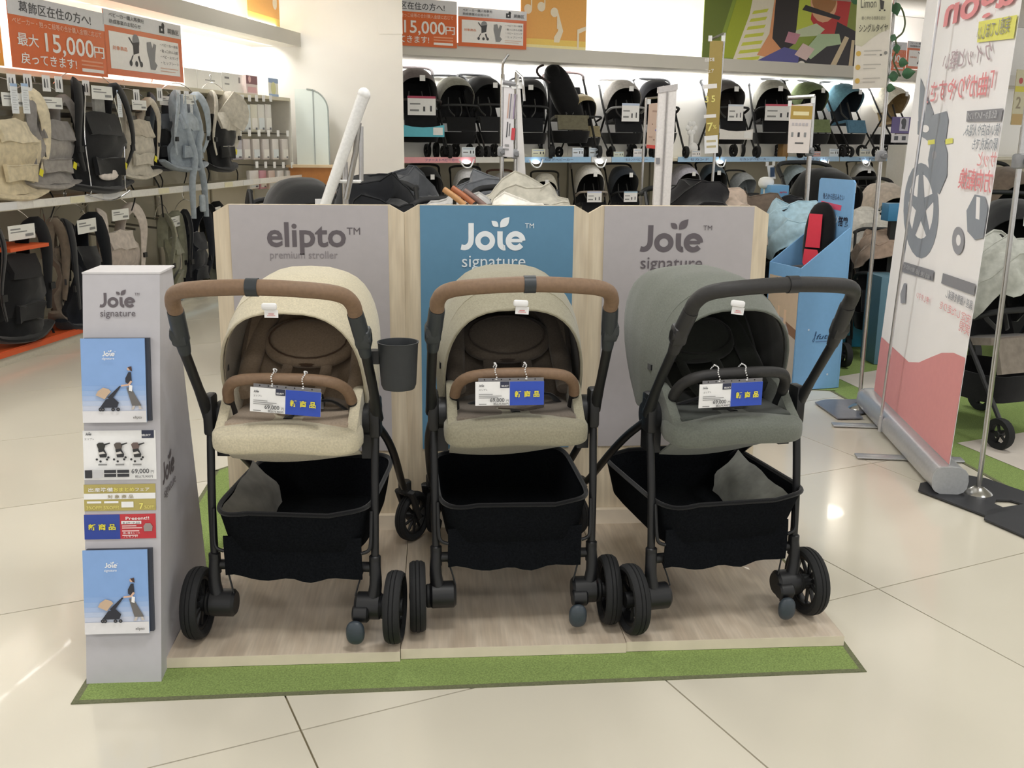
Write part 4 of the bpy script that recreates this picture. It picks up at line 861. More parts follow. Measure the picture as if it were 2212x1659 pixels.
shelf_st(903, .93, .1, 'taupe hooded stroller with turquoise leaflet at the left end of the back shelf', '6f6665', '1a1a1d', card=(.26, .2, 'b04560'), tray='64c2d6', hc='3a3332')
shelf_st(987, .86, .2, 'grey green hooded stroller with black basket, second from left on the back shelf', '8c8b80', '141416', bar=True, tagw=False)
shelf_st(1052, .88, .35, 'black stroller with white lettering on the back shelf beside the chrome posts', '131316', '17181b', liner='121214')
shelf_st(1141, .87, -.25, 'black stroller on the back shelf just right of the chrome posts', '111113', '17191d', liner='111216')
shelf_st(1228, .95, .0, 'black stroller folded upright with brown handle on the back shelf', '121214', '6e6a58', style='folded', bar=False, hc='3a2c2a')
shelf_st(1262, .72, .4, 'small beige stroller with olive parts behind the folded black one', 'a59775', '8f8568', style='front', closed=.6, tagw=False)
shelf_st(1345, .9, .1, 'stroller with silver grey hood and pale bumper bar on the back shelf', 'aeaaa6', '15161a', card=(.2, .22, 'c8d6ee'), liner='0f0f11', hc='9b9b9d')
shelf_st(1418, .92, .0, 'navy black hooded stroller behind the white banner edge on the back shelf', '1b1d27', '121318', liner='0e0e11')
shelf_st(1567, .95, .1, 'grey brown stroller with white leaflet right of the gold hanging sign', '4b4746', '15161a', card=(.18, .2, 'dbe3ee'), tray='ece8e4', liner='2a2523')
shelf_st(1664, .98, -.1, 'light grey hooded stroller with red priced card on the back shelf', 'aaa99f', '131317', card=(.3, .2, 'd05c70'), liner='111113')
shelf_st(1748, .98, .25, 'olive green hooded compact stroller on the back shelf', '6e7c55', '78855c', liner='1a1e18', bar=False)
shelf_st(1826, .98, .35, 'steel blue hooded compact stroller on the back shelf', '6792a6', '56809a', liner='17202b', bar=False)
shelf_st(1925, .98, .4, 'cream hooded stroller at the right end of the back shelf', 'e2dbcc', 'b39b78', liner='a58f68', bar=False)
for i, (u, v0, v1, w, c_, lab) in enumerate(((1011, 308, 332, .16, 'e3eaf0', 'pale blue price stand left of the chrome posts'), (1162, 310, 330, .17, 'e6e6cf', 'cream price stand right of the chrome posts'), (1247, 311, 333, .15, 'dfe7f2', 'left pale blue price stand of the pair below the folded stroller'), (1283, 311, 333, .15, 'dde7f3', 'right pale blue price stand of the pair below the folded stroller'), (1335, 316, 330, .14, 'd8dfcf', 'low blue and cream price stand below the silver hooded stroller'), (1376, 311, 331, .12, 'eae7e9', 'small tilted leaflet stand with yellow corner'), (1502, 314, 330, .14, 'f0ecea', 'white price stand with dark pictures left of the gold sign'), (1763, 316, 330, .13, 'd9a9a2', 'low pink price stand right of the framed sign'), (1800, 312, 331, .17, 'e4ecf4', 'white price stand below the green stroller'), (1867, 312, 331, .2, 'e9e9e0', 'white price stand below the blue stroller'), (1902, 318, 331, .14, 'cfdfe2', 'low pale price stand at the right end of the shelf'))):
    x, z = bx(u, v1, .03); _, z2 = bx(u, v0, .03); h = (z2 - z) * 1.05
    t = thing('price_stand', lab, 'price stand', bw(x, .02, SZ), BANG, 'price stands on the back shelf'); MB().box((0, 0, h / 2), (w, .012, h), paper(c_)).build('card', t)
    P = Print(t, fmat((-w / 2, -.0064, 0), (1, 0, 0), (0, 0, 1)), w, h); P.rect(.08, .5, .45, .6, GR); P.rect(.6, .45, .68, .7, DK); P.rect(.82, .45, .9, .7, DK); P.rect(.08, .8, .9, .9, paper('b9c6d6')); P.done()
# small white toy figure stands and box on the shelf
x, z = bx(1495, 255, .2); t = thing('toy_mobile', 'small white flower shaped toy standing on the back shelf', 'toy', bw(x, .2, SZ), BANG)
MB().cyl((0, 0, 0), (0, 0, .3), .03, WHITE, 10).build('stem', t); b = MB()
for k in range(6): a = 2 * PI * k / 6; b.ell((.06 * math.cos(a), 0, .36 + .06 * math.sin(a)), (.035, .02, .035), WHITE, 1, 8, 6)
b.build('petals', t); MB().ell((0, -.05, .12), (.07, .04, .07), WHITE, 1, 12, 8).build('disc', t)
x, z = bx(1697, 330, .2); t = thing('brown_box', 'narrow brown cardboard box beside the framed sign on the back shelf', 'box', bw(x, .2, SZ), BANG); rbox((0, .05, .14), (.1, .1, .28), paper('a07b4a'), .003).build('carton', t)
# lower bay strollers
def low_st(u, vtop, lab, cc, rz=0, off=.1, **k):
    x, z = bx(u, vtop, off); o = bw(x, off, 0.0 if off < 0 else .1); S = (z - o.z) / .97; return bst(o, BANG * .3 + rz, S, cc, '15161a', lab, 'strollers in the lower back bay', **k)
low_st(925, 360, 'black hooded stroller with white tag in the lower bay near the column', '17181b', .1)
low_st(1012, 364, 'white hooded stroller in the lower bay behind the brown grips', 'd8d9db', .0, liner='8e9296')
low_st(1098, 372, 'pale grey stroller with tan handle behind the chrome posts in the lower bay', 'c3c2c3', .2, hc='6a4636')
low_st(1178, 374, 'stroller frame with black rounded handle in the lower bay', 'bdb9ab', -.2, hc='2a2a24')
low_st(1277, 356, 'white hooded stroller with black seat in the lower bay, second right of the chrome posts', 'd9d6d0', .0, liner='0e0e10', card=(.2, .14, 'c9d2ee'), hc='a0968d')
low_st(1352, 358, 'navy hooded stroller with black seat in the lower bay beside the white one', '252c37', .1, liner='0d0e12', card=(.2, .14, 'a9c9e0'))
low_st(1487, 356, 'lilac grey hooded stroller in the lower bay beside the white banner', 'c3c1cf', .1, liner='2a2426')
low_st(1545, 354, 'dark teal hooded stroller in the lower bay beside the lilac one', '33424c', -.1, liner='131417')
low_st(1612, 372, 'stroller with black loop handle and pale seat in the lower bay', 'a7acb0', .2, liner='9fa6ab', tagw=False)
low_st(1728, 356, 'pale blue hooded stroller in the lower bay near the blue carton', 'a7b9c4', .1)
low_st(1870, 352, 'pale grey shallow hooded stroller at the right of the lower bay', 'cfd0cf', -.2)
# acrylic sign holders hanging from shelf edge
for i, u in enumerate((1008, 1158, 1296, 1556, 1780, 1870)):
    x, z = bx(u, 350, -.03); t = thing('shelf_spotlight', ['small bright clip lamp under the shelf edge, %s from the left' % q_ for q_ in ('first', 'second', 'third', 'fourth', 'fifth', 'sixth')][i], 'lamp', bw(x, -.03, z), BANG, 'clip lamps under the shelf edge')
    MB().ell((0, 0, 0), (.05, .02, .02), mat('ffffff', .3, 0, 'lamp', 0, 5, emit=4), 1, 12, 8).build('bulb', t); MB().tube([(-.09, 0, .03), (-.04, -.02, -.05), (.04, -.02, -.05), (.09, 0, .03)], .008, mat('f2f4f6', .1, 0, 'acrylic'), 6, 3).build('holder', t)
# upper wall pictures
def bpan(name, lab, cat, u0, u1, vt, vb, m, off=.0):
    xa, zb = bx(u0, vb, off); xb, _ = bx(u1, vb, off); _, zt = bx(u0, vt, off)
    t = thing(name, lab, cat, bw(xa, off, zb), BANG); w, h = xb - xa, zt - zb
    MB().box((w / 2, .006, h / 2), (w, .01, h), m).build('board', t); return t, Print(t, fmat((0, 0, 0), (1, 0, 0), (0, 0, 1)), w, h)
def music(P, n):
    wc = paper('f7e9cf'); P.rect(0, 0, 1, .16, paper('f9d56a')); P.rect(0, 0, 1, .07, paper('fdf0b0'))
    for (x, y, r, st) in n:
        P.circ(x, y, r, wc, 14); P.poly([(x + r * .7, y), (x + r, y), (x + r, y - st), (x + r * .7, y - st)] if st > 0 else [(x + r * .7, y), (x + r, y), (x + r, y - st), (x + r * .7, y - st)], wc)
OM = paper('f2b35e', .5)
t, P = bpan('music_panel', 'orange panel with white music notes above the back shelf', 'wall panel', 1125, 1265, -40, 104, OM, .03); music(P, [(.3, .65, .06, -.3), (.1, .6, .06, -.3), (.5, .58, .06, .25)]); P.poly([(.56, .58), (.64, .3), (.58, .12), (.5, .12), (.5, .2), (.56, .3)], paper('f7e9cf')); P.poly([(.86, .34), (1, .4), (1, .34), (.89, .28), (.89, .04), (.86, .04)], paper('f7e9cf')); P.done()
a = gx(545, 30, .25); b_ = gx(640, 60, .25); t = thing('music_panel', 'orange panel with music notes above the left shelf by the column', 'wall panel', gw(a.x, .3, 2.235), LANG); MB().box(((b_.x - a.x) / 2, 0, .35), (b_.x - a.x, .01, .7), OM).build('board', t)
P = Print(t, fmat((0, -.0052, 0), (1, 0, 0), (0, 0, 1)), b_.x - a.x, .7); music(P, [(.6, .35, .05, -.3), (.85, .2, .05, -.3)]); P.done()
def bnot(fn, u0, u1, vb, vt, lab):
    xa, zb = bx(u0, vb, -.03); xb, _ = bx(u1, vb, -.03); _, zt = bx(u0, vt, -.03); return fn('subsidy_notice', lab, bw(xa, -.03, zb), BANG, xb - xa, zt - zb)
bnot(notice_a, 815, 987, 95, -10, 'orange 15,000 yen notice cut by the column above the back shelf'); bnot(notice_b, 990, 1137, 99, 14, 'orange framed stroller notice above the back shelf beside the music notes')
bnot(notice_a, 1870, 1955, 148, 85, 'far orange 15,000 yen notice seen behind the ivy'); bnot(notice_b, 1956, 2040, 148, 88, 'far orange framed notice behind the large banner edge')
t, P = bpan('photo_mural', 'large bright photograph of a parent and child with a red stroller above the back shelf', 'picture', 1516, 1850, -60, 141, paper('93a83a'), .02)
c = paper
P.poly([(0, 0), (.12, 0), (.1, .3), (.2, 1), (0, 1)], c('6f7f2a')); P.poly([(.1, .1), (.28, .1), (.5, 1), (.22, 1)], c('a9b62a')); P.rect(.75, .3, 1, 1, c('88963a'))
P.poly([(.17, .0), (.46, .0), (.5, .45), (.46, 1), (.3, 1), (.27, .6)], c('f3ead6'))
for k in range(7): P.poly([(.2 + .014 * k, .06 + .09 * k), (.34 + .006 * k, .1 + .09 * k), (.35 + .006 * k, .14 + .09 * k), (.21 + .014 * k, .1 + .09 * k)], c('d6da4c'))
P.poly([(.33, .15), (.5, .1), (.5, .7), (.42, .8), (.4, .4)], c('e8a06e')); P.poly([(.42, .35), (.5, .2), (.56, .3), (.6, .9), (.55, 1), (.43, 1)], c('2a201e')); P.poly([(.57, .45), (.68, .5), (.7, 1), (.58, 1)], c('cdd94a'))
P.poly([(.25, 0), (.58, 0), (.62, .22), (.5, .26)], c('5c5aa0')); P.poly([(.74, .4), (.9, .35), (.93, 1), (.68, 1), (.66, .6)], c('c93530')); P.poly([(.6, .1), (1, .05), (.98, .5), (.84, .6), (.82, .35), (.6, .2)], c('2b2327'))
P.poly([(.56, .38), (.72, .42), (.76, .5), (.7, .56), (.57, .46)], c('cfd9b6')); P.poly([(.62, .2), (.72, .44), (.86, .46), (.88, .34), (.78, .3), (.68, .14)], c('b8cfa6')); P.poly([(.5, .32), (.57, .3), (.6, .42), (.52, .44)], c('c98a9c')); P.poly([(.57, .18), (.65, .12), (.7, .26), (.62, .32)], c('e6c9c6'))
P.circ(.74, .8, .09, c('edb890')); P.circ(.74, .87, .085, c('b07a45')); P.poly([(.6, .7), (.85, .62), (.86, .66), (.62, .76)], c('2a2628')); P.poly([(.8, .02), (.84, .02), (.93, .42), (.9, .44)], c('dcc8a6')); P.poly([(.94, .02), (.97, .02), (.97, .4), (.95, .4)], c('dcc8a6')); P.circ(.62, .04, .03, c('f5f0e6')); P.done()

# ------------------------------------------------------------------ green mats at the right and things standing there
turf('turf_mat', 'long green turf mat along the right hand stroller row', [(2.27, .4), (2.6, -.2), (5.5, -.2), (5.5, 6.5), (.6, 6.5), (.6, 4.0), (1.2, 3.0), (2.12, 2.66)])
BG = mat('cfc6bc', .6, 0, 'vinyl', .06, 5)
for i, (pts, lab) in enumerate((([(2.45, 1.0), (3.4, 1.2), (3.3, 2.1), (2.3, 1.72)], 'near pale vinyl sheet on the right green mat'), ([(2.3, 2.5), (3.3, 2.6), (3.3, 3.5), (2.25, 2.95)], 'far pale vinyl sheet on the right green mat'))):
    t = thing('floor_sheet', lab, 'floor sheet', (0, 0, .004), 0, 'pale sheets on the right mat'); MB().prism([V((x, y, 0)) for x, y in pts], (0, 0, .001), BG).build('sheet', t)
# mid-floor strollers behind the stands
def mid(u, v, y, lab, cc, S=None, style='mound', rz=0, **k):
    p = atY(u, v, y); S = S or (p.z) / .96; return bst((p.x, y, .003 if y > 2.7 else 0.0005), rz, p.z / (.97 if style == 'front' else .97), cc, k.pop('bc', '17181b'), lab, 'strollers standing behind the stands', style=style, **k)
mid(662, 384, 2.9, 'black hooded stroller behind the left grey panel, left of the leaning white frame', '121315', style='front', rz=.4, hgt=.86)
mid(808, 376, 2.7, 'large black cloth covered stroller behind the left stand', '131519', rz=.1)
mid(868, 366, 3.3, 'dark grey folded hood stroller at the notch between left and middle stands', '4c4e52', rz=.3)
mid(1000, 416, 2.4, 'pale grey cloth hooded stroller behind the left end of the blue panel', 'b9b8b6', rz=.1)
mid(1048, 384, 3.3, 'slate grey hooded stroller behind the blue panel', '6f7277', rz=-.2)
mid(1150, 388, 2.7, 'light stone cloth hooded stroller behind the blue panel and chrome posts', 'bbb7aa', rz=.2)
mid(1130, 432, 2.0, 'white cloth hooded stroller low behind the chrome posts', 'e6e3db', rz=.0, S=.8)
mid(1518, 392, 3.2, 'black cloth hooded stroller behind the white banner edge', '1d1c1f', rz=.2)
mid(1565, 404, 3.3, 'peach cloth hooded stroller behind the right stand', 'c7b3a3', rz=.1)
mid(1640, 414, 3.7, 'brown cloth hooded stroller behind the right end of the right stand', '6e6055', rz=.0)
mid(1700, 420, 4.0, 'black cloth hooded stroller between brown and light blue ones', '1e1f24', rz=.3)
mid(1722, 432, 3.45, 'light blue cloth hooded stroller left of the blue cardboard display', 'a9c6d4', rz=.1)
mid(1805, 362, 4.6, 'big black hooded travel stroller behind the blue display', '101114', style='front', rz=.3)
mid(1880, 448, 4.3, 'off white cloth hooded stroller right of the blue display', 'd7d2ca', rz=.2)
mid(1915, 490, 3.7, 'tan cloth hooded stroller between blue display and large banner', '9c8777', rz=-.3, S=.9)
mid(1930, 395, 5.4, 'cream hooded stroller with black loop handle behind the thin chrome pole', 'c6b8ac', rz=.2, style='front')
mid(1875, 415, 5.6, 'black framed stroller behind the off white one', '17181b', rz=.2, style='front')
mid(2185, 500, 1.95, 'light grey hooded stroller right of the large banner', 'b4b5ad', rz=.3, bc='8f857b')
mid(2200, 430, 3.4, 'black stroller with pale details at the right picture edge', '1d1e20', rz=-.2, style='front')
mid(2195, 360, 5.2, 'far brown grey hooded stroller at the right picture edge', '77695e', rz=.2, style='front')
# leather grips
t = None
for i, (u, v, c_, lab) in enumerate(((982, 425, 'b98a5a', 'tan leather grip roll behind the blue panel, leftmost'), (1000, 422, 'a4623e', 'orange brown leather grip roll behind the blue panel, middle'), (1026, 428, '77605a', 'grey brown leather grip roll behind the blue panel, rightmost'))):
    p = atY(u, v, 2.15); t = thing('leather_grip', lab, 'grip', p, 0, 'leather grip rolls behind the blue panel'); MB().tube([(-.045, .02, .03), (0, 0, 0), (.045, -.02, -.035)], .013, mat(c_, .5, 0, 'leather', .1, 60), 12, 4).build('roll', t); MB().cyl((.044, -.02, -.034), (.05, -.022, -.04), .0145, BLK, 12).build('end_cap', t)
    MB().tube([(0, 0, 0), (.0, .1, -.3), (0, .12, -p.z + .0)], .008, BLK, 6).build('stand_rod', t)
# leaning white frame
t = thing('leaning_frame', 'white tube frame leaning behind the left stand', 'frame', (0, 0, 0)); a = atY(700, 450, 2.1); b_ = atY(786, 205, 2.1); d = (a - b_) / (b_.z - a.z); ft = a + d * a.z
WHT = plast('e8e8e8', .35)
MB().tube([ft, a, b_], [.021, .022, .026], WHT, 14).build('main_tube', t); MB().ell(b_, (.027, .027, .03), WHT).build('end_cap', t)
MB().tube([atY(775, 265, 2.12), atY(768, 330, 2.12), atY(748, 430, 2.12)], .012, metalm('a9a7a4', .3), 8).build('strut', t)
t = thing('tray_stand', 'slim grey post with small white tray beside the leaning white frame', 'stand', (0, 0, 0)); a = atY(744, 350, 2.25); b_ = atY(771, 270, 2.25); c_ = atY(755, 392, 2.2)
MB().tube([(a.x, 2.25, 0), (a.x, 2.25, a.z)], .014, metalm('b5b3b2', .3), 10).build('post', t); rbox(c_, (.1, .07, .012), WHT, .005).build('tray', t); MB().tube([(a.x + .07, 2.25, c_.z), (a.x + .075, 2.25, a.z + .15)], .01, metalm('b5b3b2', .3), 8).build('side_post', t)

# ------------------------------------------------------------------ round downlight over the right aisle
t = thing('downlight', 'round bright downlight in the ceiling beyond the right aisle', 'lamp', (4.6, 8.72, ceil_h - .005)); MB().cyl((0, 0, -.01), (0, 0, 0), .28, SHELFM, 24).build('ring', t); MB().cyl((0, 0, -.014), (0, 0, -.0105), .24, mat('fff6e6', .5, 0, 'lamp', 0, 5, emit=22), 24).build('diffuser', t)

# ------------------------------------------------------------------ blue cardboard display with child seat
BX = V((1.906, 2.65, 0)); ex = (V((2.143, 2.705, 0)) - BX).normalized(); ey = V((-ex.y, ex.x, 0)); bw_, bd_ = .262, .36
def ZP(u, v, p, n): d = ray(u, v); return CAM + d * ((p - CAM).dot(n) / d.dot(n))
zf = ZP(1726, 583, BX, ey).z; zr = ZP(1838, 495, BX, ey).z; ztop = ZP(1810, 387, BX + ey * bd_, ey).z
t = thing('cardboard_display', 'tall light blue cardboard display with child seat behind the right stand', 'display', BX + V((0, 0, .006)), math.atan2(ex.y, ex.x))
SKY = paper('7fb0de', .5); CB = .01
def quadbox(pts, nrm, name, m, lab=None): MB().prism(pts, V(nrm) * CB, m).build(name, t, None, lab)
# local x along the side facing the aisle (ex), y away; the photo front faces -x, the tall back stands at the far end
bd_ = .3; ztop = ZP(1842, 392, BX, ey).z
for y_ in (0, bd_ - CB): quadbox([(0, y_, 0), (bw_, y_, 0), (bw_, y_, zr), (0, y_, zf)], (0, 1, 0), 'side_panel', SKY)
quadbox([(-.0005, .011, 0), (-.0005, bd_ - .011, 0), (-.0005, bd_ - .011, zf), (-.0005, .011, zf)], (1, 0, 0), 'front_panel', SKY)
quadbox([(bw_ + .0005, 0, 0), (bw_ + .0005, bd_, 0), (bw_ + .0005, bd_, ztop - .012), (bw_ + .0005, bd_ - .012, ztop), (bw_ + .0005, .012, ztop), (bw_ + .0005, 0, ztop - .012)], (1, 0, 0), 'back_panel', SKY)
P = Print(t, fmat((bw_, bd_ - .01, ztop - .34), (0, -1, 0), (0, 0, 1)), bd_ - .02, .34)
P.text('後ろから回るみたい', .12, .7, .1, paper('2f3f66'), 0, fit=.66); P.poly([(.06, .58), (.7, .54), (.72, .62), (.08, .66)], paper('e05a7c')); P.text('サポートクッション', .04, .36, .15, WHITE, .02, fit=.6); P.text('搭載', .66, .33, .15, paper('2a2a3a'), .02, fit=.28); P.done()
P = Print(t, fmat((0, -.0006, 0), (1, 0, 0), (0, 0, 1)), bw_, zf)
for x, y in ((.2, .9), (.42, .82), (.8, .86), (.75, .12), (.25, .5)): P.circ(x, y, .022, paper('c9dcf0'), 10)
P.text('futte', .42, .42, .06, paper('27466e'), .004, fit=.42, shear=.3); stroke(P, [(.3, .2), (.55, .9), (.62, 1.3), (.5, 1.4), (.42, .9), (.35, 0), (.15, -.5), (.0, -.2), (.25, .2)], .09, paper('27466e'), .36, .42, .045 * zf / bw_, .045)
P.rect(.42, .395, .7, .402, paper('5a7aa8')); P.done()
P = Print(t, fmat((-.001, bd_ - .011, 0), (0, -1, 0), (0, 0, 1)), bd_ - .022, zf)
P.rect(0, .06, 1, .9, paper('cdb8a0')); P.poly([(0, .06), (1, .06), (1, .48), (0, .54)], paper('c0b7af')); P.poly([(.1, .62), (1, .5), (1, .42), (.1, .54)], paper('8a6a56'))
P.poly([(.2, .46), (.35, .58), (.62, .56), (.78, .46), (.74, .34), (.55, .3), (.25, .34)], paper('a9a6ad')); P.rect(.36, .54, .43, .66, paper('e0c2a6')); P.rect(.58, .52, .66, .64, paper('e0c2a6'))
for x in (.4, .6): P.circ(x, .32, .1, paper('e6e2dd'), 16, .09); P.circ(x, .32, .07, paper('c0b7af'), 16, .075)
P.done()
st = thing('child_seat', 'black child seat with red tag sitting in the blue cardboard display', 'child seat', BX + ex * .13 + ey * .15 + V((0, 0, zf - .07)), math.atan2(ex.y, ex.x) - 1.15)
MB().ell((0, -.02, .02), (.115, .1, .05), fab2('141416'), .7, 20, 10).build('seat', st)
MB().ell((.0, .085, .2), (.085, .035, .19), fab2('151517'), .8, 20, 12, Euler((-.1, 0, 0))).build('backrest', st)
MB().prism([(-.045, .035, .16), (.04, .035, .16), (.035, .045, .33), (-.04, .045, .33)], (0, .003, 0), paper('e0354c')).build('red_tag', st, None, 'red tag'); MB().prism([(-.045, .02, .08), (.0, .015, .02), (.06, .02, .1), (.03, .03, .15), (-.045, .03, .15)], (0, .003, 0), paper('e0354c')).build('red_tag', st, None, 'red folded tag')
MB().tube([(-.11, -.09, .0), (-.09, -.115, -.02), (.09, -.115, -.02), (.11, -.09, .0)], .01, fab2('77797c'), 8, 3).build('edge_strap', st)
MB().cyl((0, 0, -.03), (0, 0, -(zf - .07) + .006), .02, BLK, 10).build('pillar', st)

# ------------------------------------------------------------------ large roll-up banner
BF = atZ(1882, 893, 0); BNr = atZ(2041, 1066, 0); bx_ = (BNr - BF).normalized(); bl = (BNr - BF).length; bnn = V((bx_.y, -bx_.x, 0))   # normal towards the viewer's left
t = thing('rollup_banner', 'large white and pink roll-up banner seen from behind with mirrored print', 'banner', BF, math.atan2(bx_.y, bx_.x))
ALU = mat('c4c5c8', .35, .55, 'metal', .05, 80)
b = MB(); prof = []
for k in range(16):
    a = 2 * PI * k / 16; prof.append((0, .062 * math.copysign(abs(math.cos(a)) ** .7, math.cos(a)), .062 + .05 * math.copysign(abs(math.sin(a)) ** .7, math.sin(a))))
b.prism([(-.03, p[1], p[2]) for p in prof], (bl + .06, 0, 0), ALU, True); b.build('cassette', t)
b = MB(); b.prism([(bl + .03, p[1] * 1.03, .06 + (p[2] - .06) * 1.05) for p in prof], (.012, 0, 0), plast('a7a9ab', .4)); b.build('end_cap', t)
b = MB(); b.prism([(-.042, p[1] * 1.03, .06 + (p[2] - .06) * 1.05) for p in prof], (.012, 0, 0), plast('a7a9ab', .4)); b.build('end_cap', t)
for x in (.25, .72): rbox((x, -.02, .008), (.055, .42, .008), ALU, .003).build('foot', t)
LEAN = V((.005, .04, 1.0)); LEAN = (V((0, .036, 1))).normalized(); LEANW = LEAN
HB = 1.98
fx0, fx1 = .015, bl + .012
lv = V((0.0, 0.036, 1.0))
FABW = mat('f4f2f3', .6, 0, 'banner', .01, 8, trans=0)
MB().prism([(fx0, 0, .115), (fx1, 0, .115), (fx1, .036 * 1.9, HB), (fx0, .036 * 1.9, HB)], (0, .0015, 0), FABW).build('fabric', t)
MB().tube([(fx0 - .01, .07, HB), (fx1 + .01, .07, HB)], .014, ALU, 10).build('top_rail', t)
MB().tube([(.42, -.065, .09), (.43, -.05, .6), (.46, -.0, 1.99)], .0065, metalm('cfcfd2', .3), 8).build('support_pole', t); MB().cyl((.42, -.065, .03), (.42, -.065, .1), .009, ALU, 8).build('pole_socket', t)
lvn = V((0, .036 * 1.9 / (HB - .115), 1)).normalized()
P = Print(t, fmat((fx0, -.0006, .115), (1, 0, 0), lvn), fx1 - fx0, (HB - .115) / lvn.z)
def bpx(u, v):   # pixel on the banner -> print coordinates
    n = V((bx_.y, -bx_.x, 0)); Rz = Matrix.Rotation(math.atan2(bx_.y, bx_.x), 3, 'Z'); o = BF + Rz @ V((fx0, -.0006, .115)); up = Rz @ lvn; ax = Rz @ V((1, 0, 0)); nn = ax.cross(up); d = ray(u, v)
    p = CAM + d * ((o - CAM).dot(nn) / d.dot(nn)); return ((p - o).dot(ax) / P.w, (p - o).dot(up) / P.h)
PK = paper('dd9696', .5); RD = paper('e6a3a6', .5); RD2 = paper('e58f94', .5); GY = paper('8d949e', .5); GY2 = paper('9b9ca3', .5); YL = paper('e6e46f', .5); DGY = paper('8a8a90', .5)
w_ = []
for k in range(25): x = k / 24; w_.append((x, .258 + .03 * math.cos(x * 2 * PI * .98 + .25) + .02 * math.cos(x * 4 * PI)))
pw = [bpx(u, v) for u, v in ((1918, 738), (1945, 765), (1963, 782), (1985, 783), (2010, 772), (2035, 762), (2060, 762), (2085, 773), (2105, 790))]
pw = sorted((min(max(a, 0), 1), b) for a, b in pw); pw[0] = (0, pw[0][1]); pw[-1] = (1, pw[-1][1])
P.poly([(0, 0)] + [(1, 0)] + pw[::-1], PK)
# large wheel and fork silhouette at the far (left) edge
def pp(pts, m): P.poly([(max(0, min(1, a)), b) for a, b in (bpx(u, v) for u, v in pts)], m)
cx_, cy_ = bpx(1982, 450)
def ring(cu, cv, ru, rv, m, ri=None, n=24):
    out = [bpx(cu + ru * math.cos(2 * PI * k / n), cv + rv * math.sin(2 * PI * k / n)) for k in range(n)]
    P.poly([(max(0, min(1, a)), b) for a, b in out], m)
ring(1990, 455, 38, 103, GY); 
ring(1990, 446, 27, 70, FABW)
for a in range(5):
    an = 2 * PI * a / 5 - .3; cu, cv = 1990, 448
    pp([(cu - 9 * math.sin(an), cv + 17 * math.cos(an)), (cu + 9 * math.sin(an), cv - 17 * math.cos(an)), (cu + 30 * math.cos(an) + 4 * math.sin(an), cv + 78 * math.sin(an) - 8 * math.cos(an)), (cu + 30 * math.cos(an) - 4 * math.sin(an), cv + 78 * math.sin(an) + 8 * math.cos(an))], GY)
pp([(1990, 168), (2018, 245), (2010, 262), (1985, 285), (1985, 240)], GY)
pp([(1984, 262), (2018, 248), (2046, 240), (2050, 260), (2045, 300), (2030, 325), (2000, 300), (1983, 290)], GY)
pp([(2014, 300), (2040, 300), (2048, 330), (2047, 380), (2030, 420), (2012, 400), (2006, 345)], GY)
ring(2020, 335, 5, 9, GY2); pp([(2006, 303), (2021, 301), (2021, 311), (2006, 313)], YL); pp([(2044, 301), (2060, 298), (2060, 309), (2044, 312)], YL)
ring(2001, 278, 8, 8, FABW)
# brake casing pictures
pp([(2108, 420), (2130, 425), (2140, 450), (2139, 480), (2128, 515), (2108, 518), (2092, 500), (2090, 455)], GY); pp([(2112, 425), (2120, 427), (2118, 475), (2110, 472)], FABW); ring(2072, 520, 13, 30, GY2); ring(2073, 519, 5, 12, FABW)
pp([(1955, 612), (1960, 612), (1958, 655), (1948, 655), (1947, 635)], GY2)
# dark label bars
pp([(2092, 240), (2171, 234), (2168, 262), (2090, 263)], DGY); pp([(1950, 564), (2020, 585), (2018, 607), (1947, 586)], DGY); pp([(2040, 590), (2116, 616), (2112, 641), (2036, 612)], DGY)
pp([(2118, 47), (2208, 30), (2206, 80), (2114, 92)], YL)
P.done('banner_print')
def btx(s_, u0, v0, u1, v1, size_px, m, bold=.01):
    """mirrored line between two pixels (u0 left, u1 right), as print seen through from the back"""
    P2 = Print(t, P.M, P.w, P.h); P2.k = 40; a = bpx(u0, v0); b_ = bpx(u1, v1); h = size_px / 2200 * 3.3 / P.h * 1.15
    P2.text(s_, b_[0], (a[1] + b_[1]) / 2 - h * .35, h, m, bold, 'LEFT', abs(b_[0] - a[0]), True); P2.done()
btx('実感してほしい', 2118, 68, 2188, 58, 34, DGY, 0); btx('クイッと軽い', 2045, 128, 2150, 118, 44, paper('b5a0a8', .5), .005); btx('「曲がりやすさ」', 2018, 200, 2168, 179, 52, RD2, .008)
btx('低位置ホールベアリング', 2095, 250, 2160, 249, 17, paper('c9cace', .5), 0); btx('狭いお店や人混み、', 2088, 284, 2166, 279, 26, GY, .004); btx('駅の改札でも', 2106, 315, 2162, 309, 26, GY, .004)
btx('サッと', 2118, 350, 2160, 340, 34, RD, .01); btx('方向転換', 2076, 398, 2152, 382, 46, RD2, .012)
btx('前後振動吸収', 1952, 580, 2016, 592, 12, paper('b5b6ba', .5), 0); btx('押しやすい', 1985, 640, 2012, 648, 18, RD, 0); btx('段差・振動を軽減し', 2048, 640, 2108, 655, 20, GY2, .01); btx('安定した走りを', 2035, 665, 2104, 685, 20, RD, .0); btx('実現', 2078, 708, 2102, 712, 24, RD, .0)
btx('agon', 2050, 8, 2200, -12, 90, RD2, .02)

